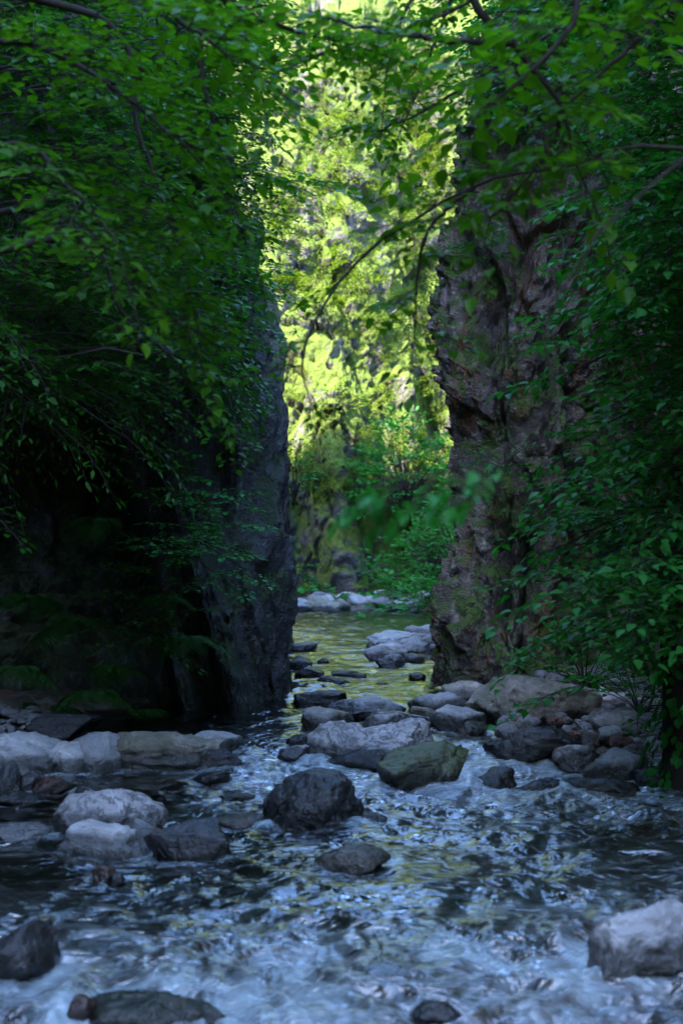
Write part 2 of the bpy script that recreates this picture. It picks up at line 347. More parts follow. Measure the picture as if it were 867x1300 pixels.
# ------------------------------------------------------------------ boulders: where they stand (used by the water too)
# u, v of the front waterline, width, visible height (photograph pixels), stone, angularity, seed, label, category, depth ratio, turn
B = [
 (30, 984, 92, 54, 'pale', .35, 1, 'large rounded pale grey boulder with a dark hollow under one end, by the cave', .8, .2),
 (75, 942, 90, 34, 'black', .8, 82, 'low black rock in the gap behind the pale boulders', .9, .6),
 (86, 984, 44, 44, 'pale', .3, 2, 'upright pale grey boulder squeezed between a broad pale one and a mottled one', .9, .5),
 (122, 982, 62, 56, 'grey', .3, 3, 'round mottled grey boulder beside the upright pale one under the dark bank', .9, 1.2),
 (205, 978, 140, 48, 'tan', .45, 4, 'long low tan and pale slab boulder sloping into the water below the cave', .6, .25),
 (268, 958, 74, 30, 'pale', .4, 5, 'low pale grey slab behind the long tan one at the foot of the smooth rock', .7, .2),
 (262, 978, 118, 26, 'dark', .7, 6, 'thin dark wet slab dipping into the stream before the pale slabs', .4, .3),
 (4, 1010, 42, 44, 'dark', .3, 7, 'dark wet boulder below the broad pale boulder by the cave', .9, .1),
 (33, 1006, 40, 28, 'grey', .4, 8, 'small grey stone between the dark wet boulder and the reddish stone', .9, .1),
 (64, 1007, 44, 20, 'red', .4, 9, 'flat reddish brown stone at the edge of the calm pool', .8, .3),
 (18, 1022, 54, 16, 'dark', .4, 10, 'flat dark stone awash beside the reddish brown stone', .8, .3),
 (102, 1008, 12, 9, 'dark', .4, 11, 'tiny dark pebble stone next to the reddish brown stone', .9, .3),
 (137, 1064, 132, 56, 'striped', .5, 12, 'large pale streaked rock lying in midstream with a folded top', .7, .15),
 (138, 1088, 110, 40, 'pale', .75, 13, 'flat pale slab leaning on the large streaked rock', .6, -.1),
 (238, 1094, 100, 50, 'dark', .8, 14, 'angular dark wet rock at the end of the streaked rock', .6, .1),
 (182, 1083, 60, 40, 'grey', .7, 15, 'wedge shaped grey stone caught between the flat slab and the dark wet rock', .7, .4),
 (133, 1120, 30, 22, 'red', .6, 16, 'small red brown pointed stone alone in shallow water', .9, .4),
 (150, 1122, 16, 14, 'dark', .6, 17, 'small dark stone touching the red brown pointed stone', .9, .4),
 (22, 1066, 70, 18, 'pale', .3, 18, 'half drowned pale stone with water breaking over it', .8, .2),
 (266, 996, 46, 16, 'black', .8, 19, 'low black wedge of rock poking out of the riffle', .6, .3),
 (296, 1018, 50, 10, 'dark', .5, 20, 'thin dark stone barely breaking the surface of the riffle', .6, .4),
 (397, 1050, 112, 74, 'dark', .25, 21, 'smooth round dark boulder standing in midstream', .85, .3),
 (450, 1106, 84, 30, 'tan', .35, 22, 'half sunk grey brown boulder with water sliding over it', .8, .4),
 (474, 1046, 36, 12, 'dark', .5, 23, 'small black stone beside the smooth round dark boulder', .8, .4),
 (300, 1048, 70, 10, 'tan', .4, 24, 'shallow tan slab just under the surface by the streaked rock', .7, .4),
 (537, 1004, 108, 62, 'green', .7, 25, 'angular dark green boulder with a peaked top in the rapid', .8, .35),
 (500, 970, 96, 58, 'striped', .35, 26, 'rounded grey boulder covered in wavy dark bands', .8, .2),
 (432, 966, 76, 50, 'striped', .5, 27, 'pale boulder with dark marbling leaning against the banded round one', .8, -.3),
 (450, 966, 46, 30, 'pale', .3, 28, 'small smooth whitish stone in front of the marbled boulder', .9, .3),
 (455, 976, 70, 22, 'dark', .6, 29, 'low black wet stone below the small whitish stone', .7, .3),
 (418, 925, 62, 26, 'tan', .4, 30, 'brownish boulder wedged behind the marbled boulder', .8, .3),
 (458, 912, 100, 24, 'grey', .5, 31, 'broad flat grey slab across the narrows behind the banded boulder', .7, .3),
 (505, 928, 90, 24, 'striped', .5, 32, 'low streaked slab between the banded boulder and the tawny stone', .7, .2),
 (546, 922, 56, 26, 'tan', .5, 33, 'tawny wedge of stone beside the low streaked slab', .8, .5),
 (405, 896, 62, 20, 'dark', .4, 34, 'dark blue grey stone at the lip of the narrows', .7, .3),
 (388, 950, 44, 20, 'dark', .4, 35, 'small dark rounded stone at the edge of the riffle below the narrows', .8, .3),
 (372, 966, 40, 20, 'grey', .5, 36, 'greyish stone washed by the riffle', .8, .6),
 (683, 922, 156, 64, 'tan', .4, 37, 'biggest boulder, broad and tan grey with mossy patches, under the rough cliff', .7, .15),
 (584, 930, 66, 34, 'pale', .4, 38, 'pale whitish boulder at the edge of the yellow pool', .9, .15),
 (562, 906, 78, 26, 'grey', .4, 39, 'grey boulder at the foot of the rough cliff corner', .8, .15),
 (596, 890, 60, 24, 'tan', .5, 40, 'tawny boulder behind the pale whitish one against the cliff', .8, .2),
 (600, 932, 40, 20, 'tan', .4, 41, 'small tan stone half in the yellow pool', .9, .2),
 (682, 970, 112, 46, 'dark', .65, 42, 'glossy black wet boulder below the biggest tan boulder', .7, .2),
 (735, 976, 60, 30, 'striped', .4, 43, 'grey rounded stone against the glossy black boulder', .9, .4),
 (628, 1004, 50, 28, 'dark', .8, 44, 'pointed dark rock at the head of a low ridge in the riffle', .7, .2),
 (690, 1008, 90, 16, 'dark', .5, 45, 'long low black rock with water washing over it', .6, .1),
 (783, 994, 76, 42, 'grey', .3, 46, 'smooth blue grey boulder beside the ivy covered trunk', .8, .25),
 (772, 1010, 90, 20, 'dark', .4, 47, 'flat black stone under the smooth blue grey boulder', .8, .25),
 (790, 942, 62, 40, 'grey', .6, 48, 'squarish grey stone with moss on the cobble bank', .9, .2),
 (742, 905, 60, 24, 'tan', .6, 49, 'flat topped tan stone at the shoulder of the biggest boulder', .9, .5),
 (780, 908, 70, 34, 'pale', .6, 50, 'pale angular slab on the cobble bank below the bush', .8, .3),
 (757, 950, 36, 22, 'red', .4, 51, 'pinkish brown cobble on the bank by the grey stone', .9, .3),
 (722, 936, 30, 16, 'pale', .4, 52, 'small pale cobble on the bank between black and biggest boulders', .9, .3),
 (672, 930, 34, 14, 'pale', .4, 53, 'whitish cobble at the foot of the biggest tan boulder', .9, .3),
 (840, 1000, 60, 24, 'dark', .5, 54, 'dark stone in the shade at the foot of the ivy covered trunk', .9, .3),
 (826, 1236, 150, 84, 'pale', 1.0, 55, 'big flat pale slab leaning into the rapid', .9, .3),
 (18, 1256, 90, 80, 'black', .75, 56, 'black wet rock standing beside the white water', .9, .4),
 (104, 1300, 36, 38, 'red', .6, 57, 'dark reddish knob of rock beside the drowned mossy slab', .9, .4),
 (205, 1306, 190, 34, 'green', .5, 58, 'dark wet slab with mossy patch drowned in white water', .6, .05),
 (556, 1296, 60, 22, 'black', .6, 59, 'black tip of rock showing through the white water', .8, .05),
 (490, 840, 52, 26, 'pale', .8, 60, 'pale boulder at the near end of the rubble bar in the narrows', .9, .3),
 (512, 830, 84, 26, 'pale', .9, 61, 'long flat topped grey block on the rubble bar in the narrows', .7, .1),
 (497, 846, 34, 16, 'grey', .4, 62, 'dark grey stone in the water before the rubble bar', .9, .1),
 (525, 842, 26, 14, 'pale', .5, 63, 'small pale stone leaning on the rubble bar by the cliff', .9, .1),
 (510, 838, 22, 12, 'grey', .5, 64, 'small grey stone in the middle of the rubble bar', .9, .1),
 (385, 828, 34, 12, 'grey', .5, 65, 'grey slab against the smooth rock inside the narrows', .9, .1),
 (382, 850, 26, 18, 'dark', .5, 66, 'dark hump of stone beside the smooth rock in the narrows', .9, .1),
 (392, 860, 34, 14, 'grey', .5, 67, 'bluish stone in front of the dark hump in the narrows', .9, .1),
 (410, 843, 14, 7, 'dark', .4, 68, 'small dark stone in the yellow water of the narrows', .9, .1),
 (438, 860, 32, 9, 'grey', .4, 69, 'low grey stone in midstream of the narrows', .8, .1),
 (456, 860, 18, 6, 'tan', .4, 70, 'low tan stone touching the grey one in midstream', .8, .1),
 (424, 869, 40, 10, 'dark', .5, 71, 'black flat stone in the narrows above the lip', .7, .1),
 (486, 872, 18, 6, 'dark', .4, 72, 'tiny black stone alone in yellow water above the lip', .8, .1),
 (530, 862, 20, 9, 'dark', .4, 73, 'black stone at the foot of the rough cliff corner in the narrows', .9, .1),
]
BW = []                                              # x, y, half width, waterline
for (u, v, w, h, *_r) in B:
    Y = ground_hit(u, v); p = at(u, v, Y)
    wd = w * Y / FPX; dep = wd * _r[4]
    BW.append((p[0], Y + dep * 0.36, wd * 0.5, float(wl(Y)), .86 * h * Y / FPX, dep * .5))

# ------------------------------------------------------------------ stream bed (the ground) and stream
def channel(X, Y):
    """how far a point lies outside the wetted channel (0 inside)"""
    lx = np.interp(Y, [-12, 4, 9, 11, 12.5, 14, 20, 34], [-3.2, -3.0, -2.9, -2.3, -1.6, -.75, -.9, -2.2])
    rx = np.interp(Y, [-12, 4, 8, 9.5, 11, 13, 15, 20, 27, 34], [2.9, 2.8, 2.3, 2.0, 1.3, .95, .9, 1.35, 1.9, 2.6])
    return np.maximum(np.maximum(lx - X, X - rx), 0)

xs = np.concatenate([np.linspace(-40, -5, 24)[:-1], np.linspace(-5, 5, 260), np.linspace(5, 40, 24)[1:]])
ys = np.concatenate([np.linspace(-25, 2.5, 20)[:-1], np.linspace(2.5, 16, 300), np.linspace(16, 36, 160)[1:], np.linspace(36, 90, 20)[1:]])
X, Y = np.meshgrid(xs, ys, indexing='ij')
off = channel(X, Y)
far_bar = ss(29.5, 32, Y)
Z = wl(Y) - 0.26 + 0.16 * np.minimum(off, 0.8) / 0.45 + np.maximum(off - .8, 0) * 0.10 + far_bar * 0.36
PP = np.stack([X, Y, np.zeros_like(X)], -1)
f1, f2, cid = worley(PP * 5.5, 3)
g1, g2, gid = worley(PP * 2.3, 4)
dens = (np.abs(X) < 6) & (Y > 2) & (Y < 36)
Z += np.where(dens, np.clip(0.55 - f1, 0, 1) * 0.10 * (0.4 + cid) + np.clip(0.6 - g1, 0, 1) * 0.18 * (gid > .45), 0)
Z += 0.08 * fbm(PP * 0.8, 3, 5)
me = mesh_from('stream_bed', np.stack([X, Y, Z], -1), grid_faces(len(xs), len(ys)))
tag(link('stream_bed', me, M['bed']), 'brown pebbly bed of the stream and its banks', kind='structure')

xs = np.linspace(-3.6, 4.0, 400)
ys = np.concatenate([np.geomspace(2.6, 13, 480), np.linspace(13, 33.0, 420)[1:]])
X, Y = np.meshgrid(xs, ys, indexing='ij')
Wz = wl(Y)
rap = 0.28 * (1 - ss(10.5, 12.5, Y)) + 0.75 * np.exp(-((Y - 9.6) / 1.3) ** 2) * ss(-2.2, -0.9, X) + 0.9 * np.exp(-((Y - 5.0) / 1.1) ** 2) + .12
rap += 0.35 * ss(0.3, 1.3, X) * (1 - ss(9, 11, Y))
calm = ss(-0.5, -1.6, X) * np.exp(-((Y - 9.4) / 1.4) ** 2)
rap = np.clip(rap * (1 - 0.7 * calm), 0.1, 1.3)
Q = np.stack([X, Y, np.zeros_like(X)], -1)
warp = np.stack([fbm(Q * 1.1, 2, 21), fbm(Q * 1.1 + 9, 2, 22), np.zeros_like(X)], -1) * 0.45
Qw = Q + warp
h = rap * (0.070 * fbm(Qw * np.array((1.3, 1.7, 1)), 3, 30) + 0.050 * fbm(Qw * np.array((2.8, 4.4, 1)), 3, 31, ridged=True) + 0.020 * fbm(Qw * np.array((6, 9, 1)), 2, 32) + .004 * fbm(Qw * np.array((15, 22, 1)), 2, 34))
up_ = ss(11, 13, Y)
h += (0.022 + .030 * up_) * fbm(Qw * np.array((1.5, 3.2, 1)), 3, 33) + (.010 + .016 * up_) * fbm(Qw * np.array((4, 8, 1)), 2, 35)
strk = fbm(np.stack([Qw[..., 0] * 2.2 + Qw[..., 1] * 1.3, Qw[..., 1] * .9 - Qw[..., 0] * .5, Q[..., 2]], -1), 4, 40)
foam = 0.55 * np.exp(-((Y - 5.2 - .25 * X) / 0.75) ** 2) * ss(-1.9, -0.7, X) * (1 - .8 * ss(0.4, 1.2, X)) * np.clip(0.45 + 1.6 * strk, 0, 1.3)
foam += 0.30 * np.exp(-((Y - 9.9) / 0.6) ** 2) * ss(-.9, -.2, X) + .16 * rap + .22 * np.exp(-((Y - 8.6) / 1.2) ** 2) * ss(-.6, .2, X) * (.5 + fbm(Qw * np.array((2.5, 1.0, 1)), 3, 41)) + .16 * ss(7.4, 5.6, Y) * np.clip(.4 + 1.6 * strk, 0, 1)
for (bx, by, br, bz, bh, bd) in BW:
    dx = (X - bx) / (br + .04); dy = (Y - by) / (bd + .04)
    r = np.sqrt(dx * dx + dy * dy)
    act = float(np.interp(by, [3, 11, 13, 30], [1, 1, .35, .2]))
    ringm = np.exp(-((r - 1.0) / 0.20) ** 2)
    h += act * (0.022 * np.exp(-((dx / 1.0) ** 2 + ((dy - 1.1) / .45) ** 2)) - 0.018 * np.exp(-((dx / .8) ** 2 + ((dy + 1.2) / .5) ** 2)))
    wake = np.exp(-((np.abs(dx) - 0.9 - 0.22 * np.maximum(-dy, 0)) / 0.35) ** 2) * ss(0.2, -.4, dy) * np.exp(-np.maximum(-dy - .5, 0) / 2.2)
    h += act * 0.014 * wake
    foam += act * (0.30 * ringm + 0.26 * wake)
off = channel(X, Y)
Zw = Wz + h
foam = np.clip(foam, 0, 1) * (0.25 + 0.75 * ss(13, 11, Y))
me = mesh_from('stream', np.stack([X, Y, Zw], -1), grid_faces(len(xs), len(ys)))
for nm, arr in (('foam', foam), ('rapid', rap)):
    a = me.attributes.new(nm, 'FLOAT', 'POINT'); a.data.foreach_set('value', arr.astype(np.float32).ravel())
tag(link('stream', me, M['water']), 'shallow rippling stream with white water, mirroring blue sky and yellow hillside', kind='structure')

# ------------------------------------------------------------------ cliffs
def catmull(pts, counts):
    pts = np.array(pts, float); n = len(pts); out = []
    for i in range(n - 1):
        p0, p1, p2, p3 = pts[max(i - 1, 0)], pts[i], pts[i + 1], pts[min(i + 2, n - 1)]
        k = counts[i]
        for j in range(k):
            t_ = j / k
            out.append(0.5 * (2 * p1 + (p2 - p0) * t_ + (2 * p0 - 5 * p1 + 4 * p2 - p3) * t_ ** 2 + (3 * p1 - p0 - 3 * p2 + p3) * t_ ** 3))
    out.append(pts[-1]); return np.array(out)

def smooth1(a, k):
    for _ in range(k): a = np.concatenate([a[:1], (a[:-2] + 2 * a[1:-1] + a[2:]) / 4, a[-1:]])
    return a

def cliff(name, plan, counts, zdense, top_fn, lean_fn, disp_fn, mat, label, plateau=14.0, sign=1, pdir=None):
    pl = catmull(plan, counts); tg = np.gradient(pl, axis=0); tg /= np.linalg.norm(tg, axis=1)[:, None] + 1e-9
    nr = np.stack([tg[:, 1], -tg[:, 0]], -1) * sign
    for c in range(2): nr[:, c] = smooth1(nr[:, c], 12)
    nr /= np.linalg.norm(nr, axis=1)[:, None]
    zmax = zdense[-1]; top = top_fn(pl)
    zz = zdense[None, :] * np.minimum(1, top / zmax)[:, None]
    up = np.linspace(0, 1, 26)[1:]
    zz = np.concatenate([zz, zz[:, -1:] + up[None, :] * np.maximum(top - zmax, 0.02)[:, None]], 1)
    V = np.zeros((len(pl), zz.shape[1], 3))
    V[..., 0] = pl[:, None, 0]; V[..., 1] = pl[:, None, 1]; V[..., 2] = zz
    N = np.zeros_like(V); N[..., 0] = nr[:, None, 0]; N[..., 1] = nr[:, None, 1]
    V, N = lean_fn(V, N)
    d = disp_fn(V, N)
    V = V + N * d[..., None]
    V[..., 2] += 0.25 * d * (zz > 0.3)
    if plateau:
        ext = []
        for q in (0.15, 0.5, 1.0):
            e = V[:, -1, :] - (N[:, -1, :] if pdir is None else np.array(pdir, float)) * plateau * q; e[:, 2] += plateau * q * 0.3; ext.append(e[:, None, :])
        V = np.concatenate([V] + ext, 1)
    me = mesh_from(name, V, grid_faces(V.shape[0], V.shape[1]))
    tag(link(name, me, mat), label, kind='structure')
    return V

# rough cliff on the right
zr = np.linspace(-0.5, 8.2, 420)
def lean_r(V, N):
    z = V[..., 2]
    o = np.interp(z, [-.5, 0, .67, 1.68, 2.3, 2.78, 3.37, 4.0, 5.3, 6.6, 12, 20], [-.02, 0, .06, .26, .31, .30, .14, .15, .36, .62, 1.5, 3])
    V = V.copy(); V[..., 0] += o
    return V, N
def disp_r(V, N):
    P = V.copy()
    w = np.stack([fbm(P * 1.3, 3, 50), fbm(P * 1.3 + 5, 3, 51), fbm(P * 1.3 + 9, 3, 52)], -1)
    S = P + 0.12 * w
    f1, f2, c = worley(S * np.array((2.2, 2.2, 1.25)), 53)
    e1, e2, c2 = worley(S * np.array((6.0, 6.0, 4.2)) + 3, 54)
    d = 0.32 * fbm(P * np.array((.9, .9, .45)), 3, 55)
    d += 0.34 * facets(S * np.array((1.9, 1.9, .8)), 53, .8) + 0.17 * facets(S * np.array((4.6, 4.6, 2.0)) + 3, 54, .9) + .07 * facets(S * np.array((11, 11, 6.5)), 59, 1.0)
    d += 0.03 * fbm(S * 8, 4, 56, ridged=True)
    # deep vertical clefts and hollows
    cl = fbm(np.stack([P[..., 0] * 2.1, P[..., 1] * 2.1, P[..., 2] * .35], -1), 2, 57)
    d -= 0.42 * ss(.20, .42, cl)
    hol = fbm(P * np.array((1.6, 1.6, .9)) + 40, 3, 58)
    d -= 0.38 * ss(.22, .5, hol)
    amp = 0.55 + 0.45 * ss(0, 0.8, np.abs(V[..., 0] - 0.95))
    for (hu, hv, rx, rz, dp) in ((615, 590, .10, .40, .5), (600, 760, .12, .35, .35), (625, 700, .16, .25, .3), (735, 560, .12, .8, .6), (680, 720, .10, .5, .4), (660, 300, .14, .5, .4)):
        hc = at(hu, hv, 14.5)
        q = ((P[..., 0] - hc[0]) / rx) ** 2 + ((P[..., 2] - hc[2]) / rz) ** 2
        d = d - dp * np.exp(-q) * (P[..., 1] < 16)
    return d * amp * ss(-.2, .5, V[..., 2] + .4)
cliff('cliff_right', [(4.6, 34), (3.2, 28), (2.35, 22), (1.75, 18.5), (1.26, 16.4), (1.00, 15.3), (1.2, 14.7), (1.65, 14.5), (2.15, 14.6), (2.6, 15.0), (3.1, 14.6), (3.9, 13.2), (5.0, 11), (5.6, 7), (6.0, 0), (6.6, -12)],
      [14, 14, 18, 40, 60, 70, 70, 70, 60, 40, 24, 20, 16, 16, 14], zr,
      lambda p: np.interp(p[:, 1], [-12, 6, 14, 17, 20, 24, 34], [12, 13, 13, 9, 3.2, 2.6, 2.6]), lean_r, disp_r, M['cliff_right'],
      'tall rough pitted purple grey cliff with moss and rust stains', plateau=14, sign=1, pdir=(-1, 0, 0))

# smooth dark rock and cave on the left
zl = np.linspace(-0.5, 7.5, 300)
RA, RB_ = np.array((-1.66, 2.6)), np.array((-0.90, -0.05))
def lean_l(V, N):
    z = V[..., 2]; V = V.copy(); x = V[..., 0]
    o = np.interp(z, [-.5, 0, .5, 1.5, 2.5, 3.2, 4.2, 5.5, 7.5, 28], [.0, -.02, -.10, -.16, -.18, -.20, -.34, -.75, -1.3, -5])
    V[..., 0] += o
    # diagonal buttress, cave hollow behind it set back to darken that side
    front = ss(14.6, 13.9, V[..., 1]) * ss(-4.6, -3.6, x)
    ab = RB_ - RA; L = np.linalg.norm(ab); ab = ab / L; nb_ = np.array((ab[1], -ab[0]))   # nb_ points left-down
    sdv = (x - RA[0]) * nb_[0] + (z - RA[1]) * nb_[1]
    if nb_[0] > 0: sdv = -sdv
    V[..., 1] -= front * 0.75 * np.exp(-(sdv / 0.17) ** 2) * ss(3.4, 2.4, z)
    V[..., 1] -= front * 0.75 * np.exp(-((sdv - .42) / 0.13) ** 2) * ss(1.7, .5, z)
    V[..., 1] += front * 3.0 * ss(0.35, 1.0, sdv) * ss(3.6, 2.6, z) * (.12 + .88 * ss(.3, 1.7, z))
    V[..., 1] -= front * .35 * ss(.3, .8, sdv) * ss(1.2, .2, z)
    return V, N
def disp_l(V, N):
    P = V
    d = 0.34 * fbm(P * np.array((.7, .7, .4)), 3, 60) + 0.24 * fbm(P * np.array((2.0, 2.0, .45)), 3, 61, ridged=True)
    d += 0.05 * fbm(P * np.array((5, 5, 2)), 3, 62, ridged=True)
    f1, f2, c = worley(P * np.array((1.6, 1.6, .9)) + 2, 63)
    d += 0.14 * (c - .5) * ss(-1.4, -2.2, P[..., 0])
    d += 0.02 * fbm(P * 14, 2, 64)
    b1, b2, bc = worley(P * np.array((2.4, 2.4, 1.3)) + 7 + .3 * fbm(P * 2, 2, 66)[..., None], 65)
    d += .15 * facets(P * np.array((1.7, 1.7, .6)) + .2 * fbm(P * 2, 2, 66)[..., None], 65, .8) + .05 * facets(P * np.array((5, 5, 2.4)), 67, .9)
    return d * (0.7 + 0.3 * ss(.1, .7, np.abs(P[..., 0] + .5)))
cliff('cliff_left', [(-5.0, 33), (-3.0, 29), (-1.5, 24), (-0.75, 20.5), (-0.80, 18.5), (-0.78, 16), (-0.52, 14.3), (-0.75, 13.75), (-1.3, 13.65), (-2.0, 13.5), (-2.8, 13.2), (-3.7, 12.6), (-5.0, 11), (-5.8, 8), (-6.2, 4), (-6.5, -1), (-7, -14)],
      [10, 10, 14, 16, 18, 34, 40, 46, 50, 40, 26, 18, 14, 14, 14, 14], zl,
      lambda p: np.interp(p[:, 1], [-14, 10, 15, 17.5, 20, 29, 33], [40, 40, 32, 16, 9.5, 9.0, 6]), lean_l, disp_l, M['cliff_left'],  # upper wall is out of view, raised to keep the sun off the gorge
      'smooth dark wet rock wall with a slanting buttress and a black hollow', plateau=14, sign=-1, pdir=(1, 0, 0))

# pale far cliff and the hillside above it
zf = np.linspace(-0.5, 16, 300)
def lean_f(V, N):
    V = V.copy(); z = V[..., 2]
    back = np.interp(z, [-.5, 0, 3, 6, 10, 16, 30, 40], [0, 0, .5, 1.3, 3.6, 7.4, 16, 26])
    V[..., 1] += back
    # pale pillar standing out on the right
    px = np.interp(z, [0, 6, 9], [1.55, 1.75, 1.9])
    V[..., 1] -= 1.5 * np.exp(-((V[..., 0] - px) / .42) ** 2) * ss(9, 5.5, z)
    V[..., 1] -= 1.2 * np.exp(-((V[..., 0] - (.15 - z * .08)) / .55) ** 2) * ss(7, 3, z)
    return V, N
def disp_f(V, N):
    P = V
    w = np.stack([fbm(P * .5, 3, 70), fbm(P * .5 + 5, 3, 71), fbm(P * .5 + 9, 3, 72)], -1)
    S = P + .5 * w
    f1, f2, c = worley(S * np.array((.9, .9, .35)), 73)
    e1, e2, c2 = worley(S * np.array((2.6, 2.6, 1.3)), 74)
    d = 0.9 * fbm(P * np.array((.35, .35, .2)), 3, 75) + .55 * (c - .5) + .2 * np.clip(f2 - f1, 0, .4) / .4 + .30 * facets(S * np.array((1.6, 1.6, .8)), 74, .9) + .12 * facets(S * np.array((4, 4, 2.4)), 77, 1) + .10 * fbm(S * 3, 4, 76, ridged=True)
    return d * 0.8
FAR = cliff('cliff_far', [(-16, 26), (-9, 30), (-5, 33), (-2.5, 34.2), (-1.2, 34.4), (0, 34.4), (0.9, 35.2), (1.6, 36.2), (2.6, 36.4), (4, 35), (7, 32), (12, 27), (18, 20)],
      [8, 12, 24, 36, 40, 40, 36, 40, 40, 26, 12, 8], zf,
      lambda p: np.full(len(p), 26.0), lean_f, disp_f, M['cliff_far'], 'pale sunlit cliff and grassy hillside closing the gorge', plateau=16, sign=1)

# unseen slope added behind the camera to block the low rear sky
xs_ = np.linspace(-30, 30, 60); ts_ = np.linspace(0, 1, 30)
XX, TT = np.meshgrid(xs_, ts_, indexing='ij')
Pb = np.stack([XX, -13 - 14 * TT - 0.02 * XX ** 2 * 0 + 1.5 * fbm(np.stack([XX * .2, TT * 3, XX * 0], -1), 3, 80), -.6 + 20 * TT ** .8], -1)
tag(link('hill', mesh_from('hill', Pb, grid_faces(60, 30)), M['cliff_far']), 'unseen slope added downstream to block low sky light', kind='structure')

# ------------------------------------------------------------------ boulders
def ico(sub):
    import bmesh
    bm = bmesh.new(); bmesh.ops.create_icosphere(bm, subdivisions=sub, radius=1.0)
    bm.verts.ensure_lookup_table()
    V = np.array([v.co[:] for v in bm.verts]); F = np.array([[v.index for v in f.verts] for f in bm.faces]); bm.free()
    return V, F
ICO = {k: ico(k) for k in (2, 3, 4, 5)}

def boulder_mesh(seed, ang, dims, sub=4):
    V, F = ICO[sub]; V = V.copy(); r = random.Random(seed * 31 + 5)
    if ang >= .8: V = np.sign(V) * np.abs(V) ** .55
    n = 9 + int(ang * 9)
    for _ in range(n):
        d = np.array((r.gauss(0, 1), r.gauss(0, 1), r.gauss(0, .8))); d /= np.linalg.norm(d)
        lim = r.uniform(0.62, 0.95) - ang * 0.12
        k = V @ d - lim
        V -= np.where(k > 0, k, 0)[:, None] * d[None, :] * (0.72 + ang * 0.26)
    V *= (1 + (0.16 * fbm(V * 1.1 + seed * 3.1, 3, seed))[:, None])
    V -= (V.max(0) + V.min(0)) / 2
    V /= np.abs(V).max(0)[None, :]
    nrm = V / (np.linalg.norm(V, axis=1)[:, None] + 1e-6)
    D = V * np.array(dims)
    s = float(np.mean(dims))
    D += nrm * (s * 0.15 * (fbm(V * 2.6 + seed, 4, seed + 9, ridged=True) + .3) * (0.35 + .35 * ang))[:, None]
    w1, w2, wc = worley(V * 2.1 + seed * 1.7 + .25 * fbm(V * 2 + seed, 2, seed)[:, None], seed + 3)
    D += nrm * (s * (.13 * (wc - .5) * ang + .05 * np.clip(w2 - w1, 0, .12) / .12))[:, None]
    D += nrm * (s * 0.06 * fbm(V * 7 + seed, 4, seed + 19))[:, None]
    return mesh_from('boulder', D, F)

for (u, v, w, h, mk, ang, seed, label, dr, turn), (bx, by, br, bz, bh, bd) in zip(B, BW):
    c = max(bh * 0.72, br * 0.34)
    me = boulder_mesh(seed, min(1.0, ang + .2), (br * 1.06, bd, c), 5 if w > 90 else 4 if w > 26 else 3)
    o = link('boulder' if w > 40 else 'stone', me, M[mk])
    o.location = (bx, by, bz + bh - c * 0.97); o.rotation_euler = (0, 0, turn * 0.5)
    o['waterline'] = bz
    tag(o, label, 'boulder' if w > 40 else 'stone')

# cobbles of the far bar, the cobble bank on the right, the waterside on the left
cob_meshes = [boulder_mesh(200 + k, .5, (1, .85, .6), 3) for k in range(7)]
def cobble(x, y, z, s, mk, label, group, seed):
    label = ('large ' if s > big.get(group, .1) else 'small ') + tone[mk] + ' ' + label
    r = random.Random(seed); src = cob_meshes[seed % 7]
    key = (seed % 7, mk)
    if key not in COB: m2 = src.copy(); m2.materials.clear(); m2.materials.append(M[mk]); COB[key] = m2
    o = link('cobble', COB[key]); o.location = (x, y, z); o.scale = (s, s * r.uniform(.8, 1.1), s * r.uniform(.8, 1.1)); o.rotation_euler = (r.uniform(-.3, .3), r.uniform(-.3, .3), r.uniform(0, 6.28))
    o['waterline'] = float(wl(y)) - (0.05 if z > wl(y) + .06 else 0); tag(o, label, 'stone', group)
COB = {}
tone = dict(pale='pale grey', grey='mid grey', tan='tan', red='reddish brown', dark='dark wet')
big = {'cobbles on the far stony bar': .23, 'cobbles on the rubble bar': .12, 'cobbles on the bank': .095, 'cobbles by the cave': .085}
r = random.Random(3)
for k in range(46):
    x = r.uniform(-1.6, 2.6); y = r.uniform(29.6, 33.4)
    cobble(x, y, float(wl(y)) + .03 + ss(29.5, 32, y) * .12, r.uniform(.12, .34), r.choice(['pale', 'pale', 'grey', 'tan']), 'cobble on the stony bar at the foot of the far cliff', 'cobbles on the far stony bar', k)
for k in range(44):
    x = r.uniform(.55, 1.5); y = r.uniform(18.0, 21.0)
    cobble(x, y, float(wl(y)) + .02 + r.uniform(0, .12) + .16 * max(0, x - .75), r.uniform(.07, .18), r.choice(['pale', 'grey', 'pale']), 'cobble heaped on the rubble bar in the narrows', 'cobbles on the rubble bar', 100 + k)
for k in range(52):
    u = r.uniform(640, 830); v = r.uniform(900, 985); Yc = ground_hit(u, v); p = at(u, v, Yc)
    if u < 740 and v > 950: continue
    s = r.uniform(.05, .14)
    cobble(p[0], Yc, float(wl(Yc)) + .05 + s * .2, s, r.choice(['pale', 'grey', 'tan', 'grey', 'red', 'dark']), 'cobble on the bank beside the biggest boulder', 'cobbles on the bank', 200 + k)
for k in range(20):
    u = r.uniform(-10, 330); v = r.uniform(950, 985); Yc = ground_hit(u, v); p = at(u, v, Yc)
    s = r.uniform(.05, .12)
    cobble(p[0], Yc + .4, float(wl(Yc)) + .02, s, r.choice(['grey', 'dark', 'tan', 'dark']), 'cobble lying among the pale boulders by the cave', 'cobbles by the cave', 300 + k)

